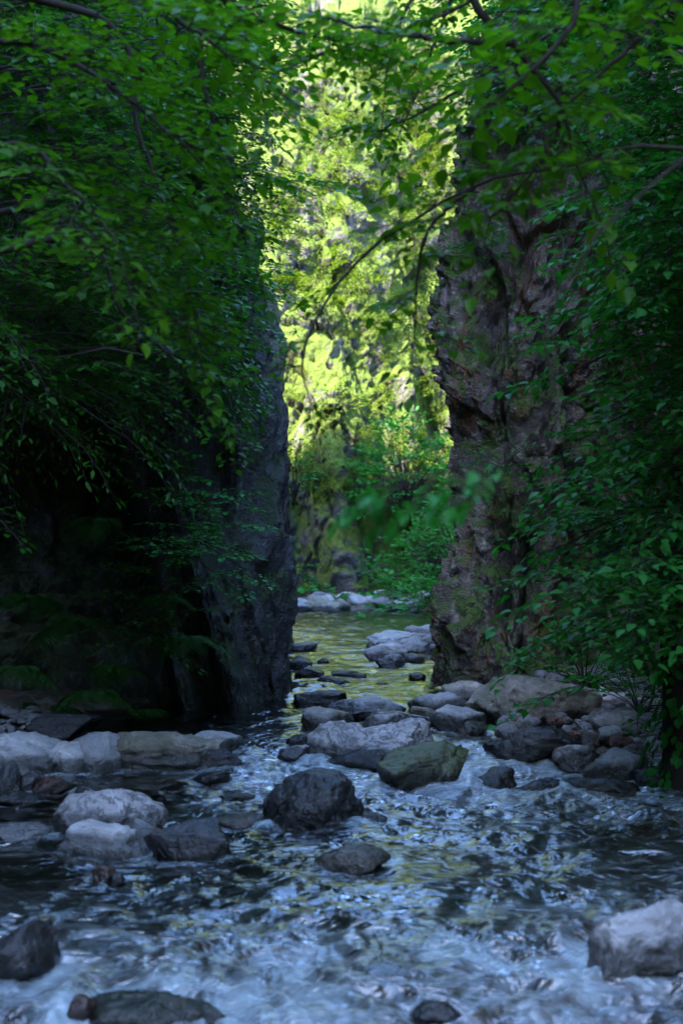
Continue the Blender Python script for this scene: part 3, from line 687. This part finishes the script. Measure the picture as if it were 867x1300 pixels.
# gravel on the banks: too small to pick apart
V2, F2 = ICO[2]; gv = []; gf = []; base = 0; r = random.Random(9)
while base < 5200:
    y = r.uniform(8.6, 16.5); x = r.uniform(-4.2, 3.6)
    o_ = float(channel(np.array(x), np.array(y)))
    if not (0.02 < o_ < 1.9) or (x < -1 and y > 12.2): continue
    z = float(wl(y)) - .26 + .355 * min(o_, .8) + .03
    s_ = r.uniform(.012, .05) * (1 + .8 * (r.random() < .1)); z += max(o_ - .8, 0) * .1 + .02; c_ = np.array((x, y, z)); sc3 = np.array((s_, s_ * r.uniform(.6, 1), s_ * r.uniform(.4, .8)))
    gv.append((V2[:, [0, 1, 2]] * (1 + .25 * RS.randn(len(V2), 1) * .5)) * sc3 + c_); gf.append(F2 + base * len(V2)); base += 1
o = link('gravel', mesh_from('gravel', np.concatenate(gv), np.concatenate(gf)), M['grey']); o['waterline'] = -1.0
tag(o, 'loose grey gravel strewn along both banks', 'gravel', kind='stuff')

# block sunk in the right cliff, standing for a lit rock face
pc = at(790, 740, 14.62)
me = boulder_mesh(410, 1.0, (.22, .42, .5), 4); o = link('lit_face_block', me, M['cliff_right']); o.location = pc; o.rotation_euler = (.1, .42, .3); o['waterline'] = -1.0
tag(o, 'angular block standing for a lit face of the rough cliff among leaves', 'rock')

# ------------------------------------------------------------------ plants
def nrm(a):
    a = np.asarray(a, float); return a / (np.linalg.norm(a) + 1e-9)
UP = np.array((0, 0, 1.0))
LEAF = {}
my = [0, .22, .5, .78, 1.0]
LV = [(0, y, -.02 - .16 * y * y) for y in my] + [(-.25, .20, .07), (-.33, .47, .03), (-.14, .80, -.06)] + [(.25, .22, .05), (.32, .45, .06), (.15, .79, -.04)]
LF = [(0, 1, 5), (1, 2, 6), (1, 6, 5), (2, 3, 7), (2, 7, 6), (3, 4, 7), (0, 8, 1), (1, 9, 2), (1, 8, 9), (2, 10, 3), (2, 9, 10), (3, 10, 4)]
LEAF['hi'] = (np.array(LV, float), np.array(LF))
LEAF['mid'] = (np.array([(0, 0, 0), (-.30, .3, .05), (-.30, .66, .03), (0, 1, -.10), (.30, .66, .03), (.30, .3, .05)], float), np.array([(0, 3, 2), (0, 2, 1), (0, 5, 4), (0, 4, 3)]))
LEAF['slim'] = (np.array([(0, 0, 0), (-.15, .3, .03), (-.14, .66, .02), (0, 1, -.14), (.14, .66, .02), (.15, .3, .03)], float), np.array([(0, 3, 2), (0, 2, 1), (0, 5, 4), (0, 4, 3)]))
LEAF['pin'] = (np.array([(0, 0, 0), (-.085, .25, .01), (-.06, .66, 0), (0, 1, -.10), (.06, .66, 0), (.085, .25, .01)], float), np.array([(0, 3, 2), (0, 2, 1), (0, 5, 4), (0, 4, 3)]))
LEAF['low'] = (np.array([(0, 0, 0), (-.36, .5, .05), (0, 1, -.08), (.36, .5, .05)], float), np.array([(0, 2, 1), (0, 3, 2)]))

class Plant:
    def __init__(s, seed):
        s.r = random.Random(seed); s.bv = []; s.bf = []; s.nv = 0; s.L = []
    def tube(s, pts, r0, r1, sides=5):
        pts = np.asarray(pts, float); n = len(pts); tg = np.gradient(pts, axis=0)
        base = s.nv
        for i in range(n):
            d = nrm(tg[i]); a = nrm(np.cross(d, (0.31, 0.2, 0.93))); b = np.cross(d, a); rr = r0 + (r1 - r0) * i / (n - 1)
            for k in range(sides):
                th = 2 * PI * k / sides; s.bv.append(pts[i] + rr * (math.cos(th) * a + math.sin(th) * b))
        for i in range(n - 1):
            for k in range(sides):
                k2 = (k + 1) % sides
                s.bf.append((base + i * sides + k, base + i * sides + k2, base + (i + 1) * sides + k2, base + (i + 1) * sides + k))
        s.nv += n * sides
    def curve(s, pts, n=24, jit=0.0):
        c = catmull(pts, [max(3, n // (len(pts) - 1))] * (len(pts) - 1))
        if jit: c = c + np.array([[s.r.gauss(0, jit) for _ in range(3)] for _ in c])
        return c
    def leaf(s, p, d, n, size): s.L.append((p, d, n, size))
    def spray(s, p, d, L, ls, nsub=8, droop=.25, gap=.62, flat=.26, twig=.004, sides=3):
        r = s.r; d = nrm(d); side = nrm(np.cross(d, UP) + 1e-4)
        f = lambda t_: p + d * L * t_ - UP * droop * L * t_ * t_
        s.tube([f(0), f(.35), f(.7), f(1)], twig, twig * .4, sides)
        for k in range(nsub):
            t_ = .12 + .88 * (k + r.uniform(-.3, .3)) / nsub
            q = f(t_); sg = 1 if k % 2 else -1
            sdv = nrm(d * .8 + side * sg * r.uniform(.7, 1.1) + UP * r.uniform(-.25, .2) - UP * droop * t_)
            sl = L * .52 * (1 - .62 * t_) * r.uniform(.7, 1.2)
            n = max(2, int(sl / (ls * gap))); sv = nrm(np.cross(sdv, UP))
            s.tube([q, q + sdv * sl - UP * .06 * sl], twig * .6, twig * .3, 3)
            for j in range(1, n + 1):
                x = j / n; pos = q + sdv * sl * x - UP * .08 * sl * x * x
                lsg = 1 if j % 2 else -1
                if j == n: ld = sdv
                else: ld = nrm(sdv * .7 + sv * lsg * .85)
                ld = nrm(ld + np.array((r.gauss(0, .2), r.gauss(0, .2), r.gauss(-.06, .16))))
                nn_ = nrm(UP + np.array((r.gauss(0, flat), r.gauss(0, flat), 0)))
                s.leaf(pos, ld, nn_, ls * r.uniform(.45, 1.2))
        s.leaf(f(1), nrm(d - UP * droop), UP, ls)
    def branch(s, pts, r0, r1, n_spray, L, ls, start=.15, droop=.10, nsub=8, jit=.004, gap=.62, sides=6):
        c = s.curve(pts, 28, jit); s.tube(c, r0, r1, sides)
        m = len(c)
        for k in range(n_spray):
            t_ = start + (1 - start) * (k + s.r.uniform(0, .8)) / n_spray
            i = min(m - 2, int(t_ * (m - 1))); d = nrm(c[i + 1] - c[i]); sg = 1 if k % 2 else -1
            sv = nrm(np.cross(d, UP) + 1e-4)
            dd = d * .55 + sv * sg * s.r.uniform(.3, 1); dd[2] = dd[2] * .25 + s.r.uniform(-.18, .12); dd = nrm(dd)
            s.spray(c[i], dd, L * s.r.uniform(.65, 1.2), ls, nsub, droop, gap)
        s.spray(c[-1], nrm(c[-1] - c[-2]), L, ls, nsub, droop, gap)
    def leaf_arrays(s, sel, tmpl):
        T, F = LEAF[tmpl]
        p = np.array([l[0] for l in sel]); a = np.array([l[1] for l in sel]); n = np.array([l[2] for l in sel]); z = np.array([l[3] for l in sel])
        x = np.cross(a, n); x /= np.linalg.norm(x, axis=1)[:, None] + 1e-9; nn_ = np.cross(x, a)
        V = p[:, None, :] + z[:, None, None] * (T[None, :, 0:1] * x[:, None, :] + T[None, :, 1:2] * a[:, None, :] + T[None, :, 2:3] * nn_[:, None, :])
        FF = (F[None] + (np.arange(len(sel)) * len(T))[:, None, None]).reshape(-1, 3)
        return V.reshape(-1, 3), FF
    def build(s, name, label, cat, base, leafmat, bark, tmpl='mid', group=None, single=0, wood='trunk'):
        base = np.asarray(base, float)
        root = bpy.data.objects.new(name, None); C.objects.link(root); root.location = base; root.empty_display_size = .2
        tag(root, label, cat, group)
        if s.bv: link(wood, mesh_from(wood, np.array(s.bv) - base, s.bf), bark, root)
        L = s.L
        if single:
            key = []
            for l in L:
                d = l[0] - np.array((0, 0, CAM_H)); uu = abs(d[0] / d[1]) ; vv = d[2] / d[1]
                inside = d[1] > 1 and uu < .235 and -.34 < vv < .375
                key.append((-(l[3] / max(d[1], .5)) if inside else 1.0))
            order = np.argsort(key); one = [L[i] for i in order[:single] if key[i] < 0]
            rest = [L[i] for i in order[len(one):]]
            lm = bpy.data.meshes.get('leaf_' + name)
            if lm is None:
                lm = mesh_from('leaf_' + name, LEAF['hi'][0], LEAF['hi'][1]); lm.materials.append(leafmat)
            for (p, a, n, z) in one:
                x = nrm(np.cross(a, n)); nn_ = np.cross(x, a)
                o = link('leaf', lm, None, root)
                Mx = Matrix(((x[0], a[0], nn_[0], 0), (x[1], a[1], nn_[1], 0), (x[2], a[2], nn_[2], 0), (0, 0, 0, 1)))
                o.matrix_local = Matrix.Translation(Vector(p - base)) @ Mx @ Matrix.Scale(float(z), 4)
            L = rest
        if L:
            V, F = s.leaf_arrays(L, tmpl)
            o = link('crown' if cat == 'tree' else 'foliage', mesh_from('foliage', V - base, F), leafmat, root)
            if single: o['kind'] = 'stuff'
        return root

def clump_tree(P, trunk_pts, r0, targets, L, ls, nsub=9, nspr=3, droop=.3, spread=.5, gap=.62):
    """trunk, then a limb from the trunk to every target point, with leafy sprays at its end"""
    c = P.curve(trunk_pts, 24, .015); P.tube(c, r0, r0 * .35, 8)
    for tp in targets:
        dz = c[:, 2] - (tp[2] - .25 * np.linalg.norm(tp[:2] - c[:, :2], axis=1))
        i = int(np.argmin(np.abs(dz))); a = c[i]
        mid = (a + tp) / 2 + np.array((0, 0, .12 * np.linalg.norm(tp - a)))
        b = P.curve([a, mid, tp], 10, .012); P.tube(b, max(.006, r0 * .22), .004, 4)
        d = nrm(tp - mid)
        for k in range(nspr):
            q = tp + np.array([P.r.gauss(0, spread * .5) for _ in range(3)]) * (k > 0)
            dd = nrm(d + np.array((P.r.gauss(0, .6), P.r.gauss(0, .6), P.r.gauss(-.1, .3))))
            P.spray(q, dd, L * P.r.uniform(.7, 1.25), ls, nsub, droop, gap)

def inpoly(u0, u1, v0, v1, Y0, Y1, n, r):
    return [at(r.uniform(u0, u1), r.uniform(v0, v1), r.uniform(Y0, Y1)) for _ in range(n)]

# --- hazel reaching in from the left bank, leaves close to the camera
P = Plant(1); bs = np.array((-2.9, 6.8, 0.05))
tr_ = [bs, (-2.8, 6.7, 1.6), (-2.65, 6.5, 3.2), (-2.4, 6.2, 5.0)]
P.tube(P.curve(tr_, 24, .01), .07, .03, 8)
for pts, n, L, ls in [
    ([(-2.65, 6.5, 3.3), at(-20, 60, 6.3), at(110, 90, 6.0), at(240, 190, 5.8)], 17, .48, .068),
    ([(-2.7, 6.55, 2.8), at(-10, 190, 6.0), at(90, 240, 5.7), at(150, 310, 5.5)], 14, .40, .068),
    ([(-2.7, 6.6, 2.5), at(0, 270, 6.4), at(130, 330, 6.2), at(240, 420, 6.1)], 15, .46, .068),
    ([(-2.5, 6.3, 4.4), at(60, -70, 5.6), at(190, 0, 5.4), at(290, 70, 5.3)], 15, .40, .068),
    ([(-2.45, 6.2, 4.8), at(200, -60, 6.6), at(260, 110, 6.7), at(300, 270, 6.8)], 14, .44, .068),
    ([(-2.7, 6.6, 2.6), at(90, 300, 7.0), at(150, 390, 6.9), at(220, 455, 6.8)], 9, .34, .068),
    ([(-2.5, 6.3, 4.2), at(120, 20, 6.6), at(180, 180, 6.5), at(230, 320, 6.4)], 16, .48, .068),
    ([(-2.5, 6.3, 4.7), at(180, -60, 6.0), at(320, 20, 6.0), at(440, 55, 6.0)], 14, .36, .066),
    ([(-2.5, 6.3, 4.6), at(230, -90, 7.2), at(300, 10, 7.2), at(335, 130, 7.1)], 9, .34, .07)]:
    P.branch(pts, .024, .005, n, L, ls, start=.3)
for tp in inpoly(-200, 230, -340, -120, 5.8, 7.4, 14, P.r): P.spray(tp, nrm(np.array((P.r.gauss(.4, .6), P.r.gauss(0, .6), -.1))), .6, .09, 9, .25); P.tube([np.array((-2.45, 6.2, 4.9)), (tp + np.array((-2.45, 6.2, 5.3))) / 2, tp], .014, .005, 4)  # sprays overhead, out of view, added to darken the top left foliage
P.build('hazel_tree', 'hazel with broad mid green leaves arching over the stream from the cave bank', 'tree', bs, M['leaf_near'], M['bark'], 'hi', single=300)

# --- beeches behind it on the left
P = Plant(2); bs = np.array((-3.9, 10.5, .2))
clump_tree(P, [bs, (-3.8, 10.4, 2.5), (-3.5, 10.2, 5), (-3.2, 10, 8)], .16, inpoly(-80, 235, -60, 470, 8.6, 11.4, 90, P.r) + inpoly(-260, 160, -420, -60, 9.0, 11.8, 44, P.r), .7, .068, 10, 3)  # second target set is unseen canopy, added to shade the bank below
P.build('beech_tree', 'dark leafy beech rooted beside the cave, its crown hiding the cliff', 'tree', bs, M['leaf_mid'], M['bark_grey'], 'mid', single=0)
P = Plant(3); bs = np.array((-3.0, 12.8, 4.2))
clump_tree(P, [bs, (-2.7, 12.8, 5), (-2.4, 12.8, 6.5), (-2.2, 12.8, 8.5)], .12, inpoly(0, 275, -40, 480, 11.8, 13.3, 110, P.r), .6, .06, 10, 3)
P.build('clifftop_tree', 'small leaved tree growing on top of the smooth dark rock', 'tree', bs, M['leaf_mid'], M['bark_grey'], 'mid')
P = Plant(33); bs = np.array((-1.9, 13.4, 3.9))
clump_tree(P, [bs, (-1.8, 13.3, 4.8), (-1.6, 13.2, 7)], .08, inpoly(225, 322, -20, 490, 12.7, 13.5, 70, P.r), .42, .058, 9, 3, spread=.3)
P.build('clifftop_sapling', 'young tree leaning from the smooth rock over the narrows', 'tree', bs, M['leaf_mid'], M['bark_grey'], 'mid')
# drooping shiny shrub hanging before the cave
P = Plant(4); bs = np.array((-2.9, 9.4, 2.4))
for k in range(16):
    tp = at(P.r.uniform(-30, 190), P.r.uniform(440, 560), P.r.uniform(8.8, 9.8))
    P.branch([bs + np.array((0, 0, .1)), (bs + tp) / 2 + np.array((0, 0, .35)), tp], .008, .003, 3, .4, .07, start=.5, droop=.55, nsub=7)
P.build('hanging_shrub', 'shrub with narrow shiny drooping leaves hanging over the cave mouth', 'shrub', bs, M['leaf_mid'], M['bark'], 'slim', wood='stem')
# sprays on the buttress
P = Plant(5); bs = np.array((-1.75, 12.75, 1.6))
for (u, v) in [(320, 650), (330, 690), (328, 742), (300, 760), (290, 640), (250, 610), (270, 700), (230, 720), (300, 720)]:
    tp = at(u - 16, v - 20, 10.9 + P.r.uniform(-.2, .3))
    P.branch([bs, (bs + tp) / 2 + np.array((0, 0, .12)), tp], .008, .003, 4, .32, .055, start=.45, droop=.1, nsub=8)
P.build('buttress_shrub', 'shrub with flat tiers of small bright leaves growing from the slanting buttress', 'shrub', bs, M['leaf_bush'], M['bark'], 'mid', wood='stem')
P = Plant(6); bs = np.array((-2.0, 12.6, .9))
for k in range(16):
    tp = at(P.r.uniform(120, 250), P.r.uniform(560, 830), 12.3 + P.r.uniform(-.3, .3))
    P.branch([bs, (bs + tp) / 2, tp], .008, .003, 2, .34, .055, start=.5, droop=.25, nsub=7)
P.build('cave_shrub', 'sparse dark shrub climbing inside the shaded hollow', 'shrub', bs, M['leaf_mid'], M['bark'], 'mid', wood='stem')
# ferns
def fern(seed, base, n, L, label, facing=(0, -1, 0)):
    P = Plant(seed); base = np.asarray(base, float)
    for k in range(n):
        th = P.r.uniform(-1.5, 1.5); f = np.array(facing, float)
        d = nrm(np.array((f[0] * math.cos(th) - f[1] * math.sin(th), f[0] * math.sin(th) + f[1] * math.cos(th), P.r.uniform(.2, .8))))
        l = L * P.r.uniform(.7, 1.1); pts = [base + d * l * t_ - UP * .75 * l * t_ * t_ for t_ in np.linspace(0, 1, 7)]
        P.tube(pts, .004, .0015, 3)
        sv = nrm(np.cross(d, UP))
        for j in range(18):
            t_ = .12 + .88 * j / 18; q = base + d * l * t_ - UP * .75 * l * t_ * t_
            td = nrm(d - UP * 1.5 * t_)
            for sg in (-1, 1): P.leaf(q, nrm(sv * sg + td * .35 - UP * .15), nrm(UP + d * .3), l * .30 * math.sin(PI * (.12 + .86 * t_)) ** .8)
    P.build('fern', label, 'fern', base, M['leaf_fern'], M['bark'], 'pin', wood='stalk')
fern(61, at(235, 812, 12.4), 9, .45, 'fern arching from the lower slope of the buttress')
fern(62, at(120, 880, 12.0), 8, .42, 'fern drooping in the dark beside the mottled grey boulder')
fern(63, at(130, 665, 12.2), 6, .5, 'dim fern hanging high in the shaded hollow')
fern(64, at(25, 850, 11.9), 7, .4, 'fern above the broad pale boulder at the cave mouth')

for k, (u, v, n, L, lab) in enumerate([(60, 900, 10, .5, 'fern beside the low black rock'), (185, 905, 9, .45, 'fern low on the inner foot of the buttress'), (5, 905, 9, .45, 'fern low on the dark wall beyond the broad pale boulder'),
        (150, 850, 9, .5, 'fern hanging on the inner side of the buttress'), (95, 790, 8, .55, 'fern halfway up the inside of the hollow'), (40, 760, 8, .5, 'pale green fern high above the broad pale boulder'), (210, 760, 8, .4, 'small fern on the edge of the buttress below the tiered shrub')]):
    fern(640 + k, at(u, v, 12.5 + .1 * (k % 3)), n, L, lab)
# --- right side: tree with dark boughs crossing the view
P = Plant(7); bs = np.array((3.3, 6.4, 0.1))
P.tube(P.curve([bs, (3.25, 6.35, 1.8), (3.1, 6.2, 3.5), (2.7, 6.0, 5.4)], 24, .01), .12, .05, 8)
for pts, n, L, ls, r0 in [
    ([(3.15, 6.25, 3.0), at(880, 190, 6.0), at(720, 210, 5.9), at(600, 238, 5.9), at(455, 330, 6.0), at(390, 430, 6.0), at(385, 480, 6.0)], 8, .24, .05, .010),
    ([(2.7, 6.0, 5.3), at(700, -130, 5.9), at(600, -20, 5.8), at(655, 60, 5.8), at(710, 130, 5.8), at(730, 210, 5.8)], 10, .5, .09, .03),
    ([at(650, 55, 5.8), at(560, 50, 5.7), at(480, 38, 5.6), at(400, 20, 5.5)], 9, .28, .062, .016),
    ([(2.75, 6.0, 5.2), at(690, -70, 6.4), at(580, 10, 6.4), at(470, 50, 6.4), at(390, 75, 6.4)], 15, .34, .06, .012),
    ([(2.8, 6.0, 5.0), at(720, 30, 7.0), at(620, 90, 7.0), at(540, 140, 7.0), at(480, 165, 7.0)], 12, .32, .06, .012),
    ([(2.8, 6.05, 5.0), at(800, -80, 5.4), at(720, 40, 5.3), at(640, 120, 5.3)], 10, .5, .09, .022),
    ([(2.9, 6.1, 4.6), at(900, -20, 6.2), at(800, 60, 6.2), at(700, 150, 6.2)], 11, .55, .09, .022),
    ([(2.7, 6.0, 5.2), at(650, -110, 6.6), at(530, -10, 6.6), at(490, 90, 6.6)], 9, .34, .055, .018),
    ([(2.7, 6.0, 5.3), at(620, -120, 7.4), at(575, -10, 7.4), at(550, 60, 7.4), at(525, 130, 7.4)], 10, .34, .062, .018),
    ([at(600, 238, 5.9), at(540, 300, 5.9), at(525, 420, 5.9)], 8, .28, .062, .012),
    ([at(715, 140, 5.8), at(690, 200, 5.8), at(620, 280, 5.8)], 5, .35, .085, .012)]:
    P.branch(pts, r0, .005, n, L, ls, start=.2)
for tp in inpoly(760, 1080, -340, -100, 5.6, 7.2, 26, P.r): P.spray(tp, nrm(np.array((P.r.gauss(-.4, .6), P.r.gauss(0, .6), -.1))), .6, .09, 9, .25); P.tube([np.array((2.75, 6.0, 5.2)), (tp + np.array((2.75, 6.0, 5.6))) / 2, tp], .014, .005, 4)  # unseen sprays overhead, added to shade the right side
P.build('maple_tree', 'tree on the ivy bank whose long dark boughs cross in front of the cliffs', 'tree', bs, M['leaf_near'], M['bark'], 'hi', single=300)
# twig hanging close to the camera, out of focus
P = Plant(8); bs = np.array((1.9, 3.6, 3.4))
P.branch([bs, at(760, 300, 3.7), at(690, 520, 3.7), at(580, 592, 3.6), at(490, 606, 3.55)], .004, .003, 0, .14, .06, start=.6)
c_ = P.curve([at(640, 560, 3.65), at(580, 592, 3.6), at(500, 606, 3.55)], 20)
for i in range(4, len(c_) - 1, 3):
    P.spray(c_[i], nrm(c_[i + 1] - c_[i] + np.array((0, .02 * P.r.uniform(-1, 1), -.02))), .16, .058, 4, .08)
P.build('hanging_twig', 'thin leafy twig hanging out of focus before the far cliff', 'branch', bs, M['leaf_right'], M['bark'], 'hi', wood='stem', single=120)

# leafy tree filling the right side
P = Plant(9); bs = np.array((3.25, 9.6, .3)); tg_ = []
for _ in range(175):
    v = P.r.uniform(-300, 790); lo = np.interp(v, [-40, 150, 300, 450, 620, 720, 800], [800, 850, 850, 820, 800, 790, 850])  # range runs above the view: extra crown added to shade leaves beneath
    tg_.append(at(P.r.uniform(lo, 960), v, P.r.uniform(7.6, 10.5)))
clump_tree(P, [bs, (3.2, 9.5, 2), (3.0, 9.3, 4), (2.8, 9.2, 7)], .14, tg_, .5, .08, 9, 3, spread=.36)
for (u, v) in [(715, 430), (710, 480), (735, 400), (745, 330), (700, 650), (700, 700), (690, 740), (750, 250), (735, 560)]:
    tp = at(u, v, 8.6); P.branch([np.array((2.6, 8.9, tp[2] + .35)), (tp + np.array((2.4, 8.8, tp[2] + .5))) / 2, tp],   .012, .004, 4, .36, .08, start=.3)
P.build('sycamore_tree', 'dense deep green tree hanging over the cobble bank before the rough cliff', 'tree', bs, M['leaf_right'], M['bark'], 'hi', single=300)
P = Plant(10); bs = np.array((4.1, 11.8, .4))
clump_tree(P, [bs, (4.0, 11.8, 3), (3.8, 11.8, 6), (3.6, 11.8, 9)], .15, inpoly(830, 1000, -260, 780, 10.8, 12.2, 90, P.r) + inpoly(780, 960, -60, 260, 10.6, 12.2, 34, P.r), .55, .07, 9, 3)  # first target set extends out of view as added overhead shade
P.build('shaded_tree', 'dark tree in deep shade behind the dense deep green one', 'tree', bs, M['leaf_right'], M['bark'], 'mid')
P = Plant(11); bs = np.array((2.9, 14.2, 7.2))
clump_tree(P, [bs, (2.7, 14.1, 8), (2.4, 14, 9.5)], .10, inpoly(620, 780, -60, 100, 13.2, 14.8, 36, P.r), .7, .065, 9, 3)
P.build('cliff_edge_tree', 'tree growing from the top edge of the rough cliff', 'tree', bs, M['leaf_right'], M['bark'], 'mid')
# ivy covered trunk at the water's edge
P = Plant(12); bs = np.array((2.22, 9.15, -.15)); tp = np.array((2.55, 9.3, 4.2))
c_ = P.curve([bs, (2.2, 9.15, 1), (2.3, 9.2, 2.4), tp], 30, .01); P.tube(c_, .17, .12, 10)
for k in range(1500):
    i = P.r.randrange(0, len(c_) - 1); th = P.r.uniform(0, 2 * PI); d = np.array((math.cos(th), math.sin(th), 0)); rr = P.r.uniform(.15, .30)
    P.leaf(c_[i] + d * rr + UP * P.r.uniform(-.08, .08), nrm(d * .5 - UP * .8 + np.array((P.r.gauss(0, .3), P.r.gauss(0, .3), 0))), nrm(d + UP * .5), P.r.uniform(.05, .085))
P.build('ivy_covered_trunk', 'dark tree trunk wrapped in ivy standing at the edge of the water', 'tree', bs, M['leaf_right'], M['bark'], 'mid')

# bushes
def bush(name, label, seed, base, rad, n, ls, mat, group=None, tmpl='mid', hemi=True):
    P = Plant(seed); base = np.asarray(base, float)
    for k in range(n):
        d = np.array((P.r.gauss(0, 1), P.r.gauss(0, 1), P.r.gauss(0, 1))); d /= np.linalg.norm(d)
        if hemi: d[2] = abs(d[2]) * 1.0
        tp = base + d * np.array(rad) * P.r.uniform(.55, 1.0)
        P.tube([base, (base + tp) / 2 + UP * .08 * rad[2], tp], .012 * rad[2] + .002, .003, 3)
        P.spray(tp, nrm(d + np.array((0, 0, -.15))), ls * P.r.uniform(5, 8), ls, 7, .25, .6, .5)
    return P.build(name, label, 'bush', base, mat, M['bark'], tmpl, group, wood='stem')
bush('bank_bush', 'low leafy green bush on the bank behind the biggest boulder', 70, at(742, 878, 13.2), (.55, .4, .5), 46, .06, M['leaf_bush'])
bush('bank_plant', 'small leafy plant drooping over the cobbles by the ivy covered trunk', 71, at(810, 905, 11.3), (.3, .3, .3), 22, .055, M['leaf_bush'])
bush('stream_bush', 'rounded fresh green bush overhanging the far stony bar', 72, (2.0, 31.4, .7), (.85, .8, 1.35), 100, .10, M['leaf_bush'])
bush('stream_bush', 'tall darker bush rising behind the rounded fresh green bush', 73, (1.5, 33.6, 2.4), (1.1, .8, 1.9), 110, .12, M['leaf_bush'])
bush('stream_bush', 'leafy bush pressed against the back of the rough cliff corner', 74, (2.25, 26.5, .6), (.7, .9, 2.6), 120, .10, M['leaf_bush'])
bush('butterbur', 'broad leaved low plant on the stones under the rounded bush', 75, (1.65, 28.8, .28), (.45, .4, .26), 24, .15, M['leaf_bush'])
bush('butterbur', 'small broad leaved plant among the cobbles below the far cliff', 76, (.55, 31.8, .3), (.35, .3, .25), 12, .18, M['leaf_bush'])
bush('ledge_plant', 'tuft of leaves on the cleft of the rough cliff', 77, at(640, 600, 14.0), (.14, .14, .24), 12, .045, M['leaf_bush'])
bush('ledge_plant', 'small tuft of leaves high on the mossy nose of the rough cliff', 78, at(622, 330, 14.1), (.16, .16, .26), 12, .045, M['leaf_bush'])
bush('ledge_plant', 'fresh green plant at the foot of the smooth rock inside the narrows', 79, at(374, 640, 20.2), (.16, .2, .7), 20, .055, M['leaf_bush'])
bush('ledge_plant', 'leafy tuft on the left corner deep inside the narrows', 80, at(368, 730, 20.4), (.14, .2, .3), 14, .055, M['leaf_bush'])

# slender trees standing beyond the narrows, half in sun
for seed, bse, box, n, lab in [
    (90, (3.3, 22.5, 3.4), (560, 600, 200, 430, 21, 23), 9, 'slender tree behind the rough cliff with leaves catching the sun'),
    (91, (-2.6, 23.0, 5.3), (325, 350, 80, 380, 22.5, 24), 9, 'slender tree behind the smooth dark rock with leaves catching the sun')]:
    P = Plant(seed); bs = np.array(bse)
    clump_tree(P, [bs, bs + np.array((-.1, 0, 2)), bs + np.array((-.3 * np.sign(bse[0]), 0, 5.5))], .09, inpoly(*box, n, P.r), .8, .09, 8, 3)
    P.build('slender_tree', lab, 'tree', bs, M['leaf_far'], M['bark'], 'mid')

# shrubs all over the sunlit hillside
protos = []
for k in range(5):
    P = Plant(120 + k)
    for q in range(34):
        d = np.array((P.r.gauss(0, 1), P.r.gauss(0, 1), abs(P.r.gauss(0, .9)))); d /= np.linalg.norm(d)
        tp = d * np.array((.75, .6, .85)) * P.r.uniform(.35, 1.0)
        P.tube([np.zeros(3), tp * .5 + UP * .05, tp], .018, .005, 3)
        P.spray(tp, nrm(d - UP * .1), P.r.uniform(.35, .6), .105, 6, .25, .55, .5)
    V, F = P.leaf_arrays(P.L, 'mid')
    mc = mesh_from('hill_foliage', V, F); mc.materials.append(M['leaf_far'])
    ms = mesh_from('hill_stem', P.bv, P.bf); ms.materials.append(M['bark'])
    protos.append((mc, ms))
r = random.Random(77)
flat = FAR[60:300, 40:318].reshape(-1, 3)
cnt = 0; tries = 0
placed = []
while cnt < 130 and tries < 20000:
    tries += 1
    p = flat[r.randrange(len(flat))]
    d = p - np.array((0, 0, CAM_H)); u = 433.5 + d[0] / d[1] * FPX
    if not (320 < u < 610) or p[2] < 2.2: continue
    patch = perlin(np.array([[p[0] * .42, p[2] * .30, 3.3]]), 99)[0]
    if patch < 0.04 and r.random() < .9: continue
    if p[2] > 12 and p[0] < 1.2 and r.random() < .6: continue
    if any((p[0] - q[0]) ** 2 + (p[1] - q[1]) ** 2 + (p[2] - q[2]) ** 2 < .45 for q in placed): continue
    placed.append(p); cnt += 1
    mc, ms = protos[r.randrange(5)]
    root = bpy.data.objects.new('hillside_shrub', None); C.objects.link(root); root.location = p; root.rotation_euler = (.5, 0, r.uniform(0, 6.28))
    s_ = r.uniform(.38, .85); root.scale = (s_, s_, s_)
    tag(root, ('large' if s_ > .7 else 'middling' if s_ > .54 else 'small') + ' yellow green shrub ' + ('high on the sunlit far hillside' if p[2] > 11 else 'halfway up the sunlit far cliff' if p[2] > 6.5 else 'low on the far cliff near the shadow line'), 'shrub', 'shrubs on the sunlit far cliff')
    link('stem', ms, None, root); link('foliage', mc, None, root)
print('hill shrubs', cnt)
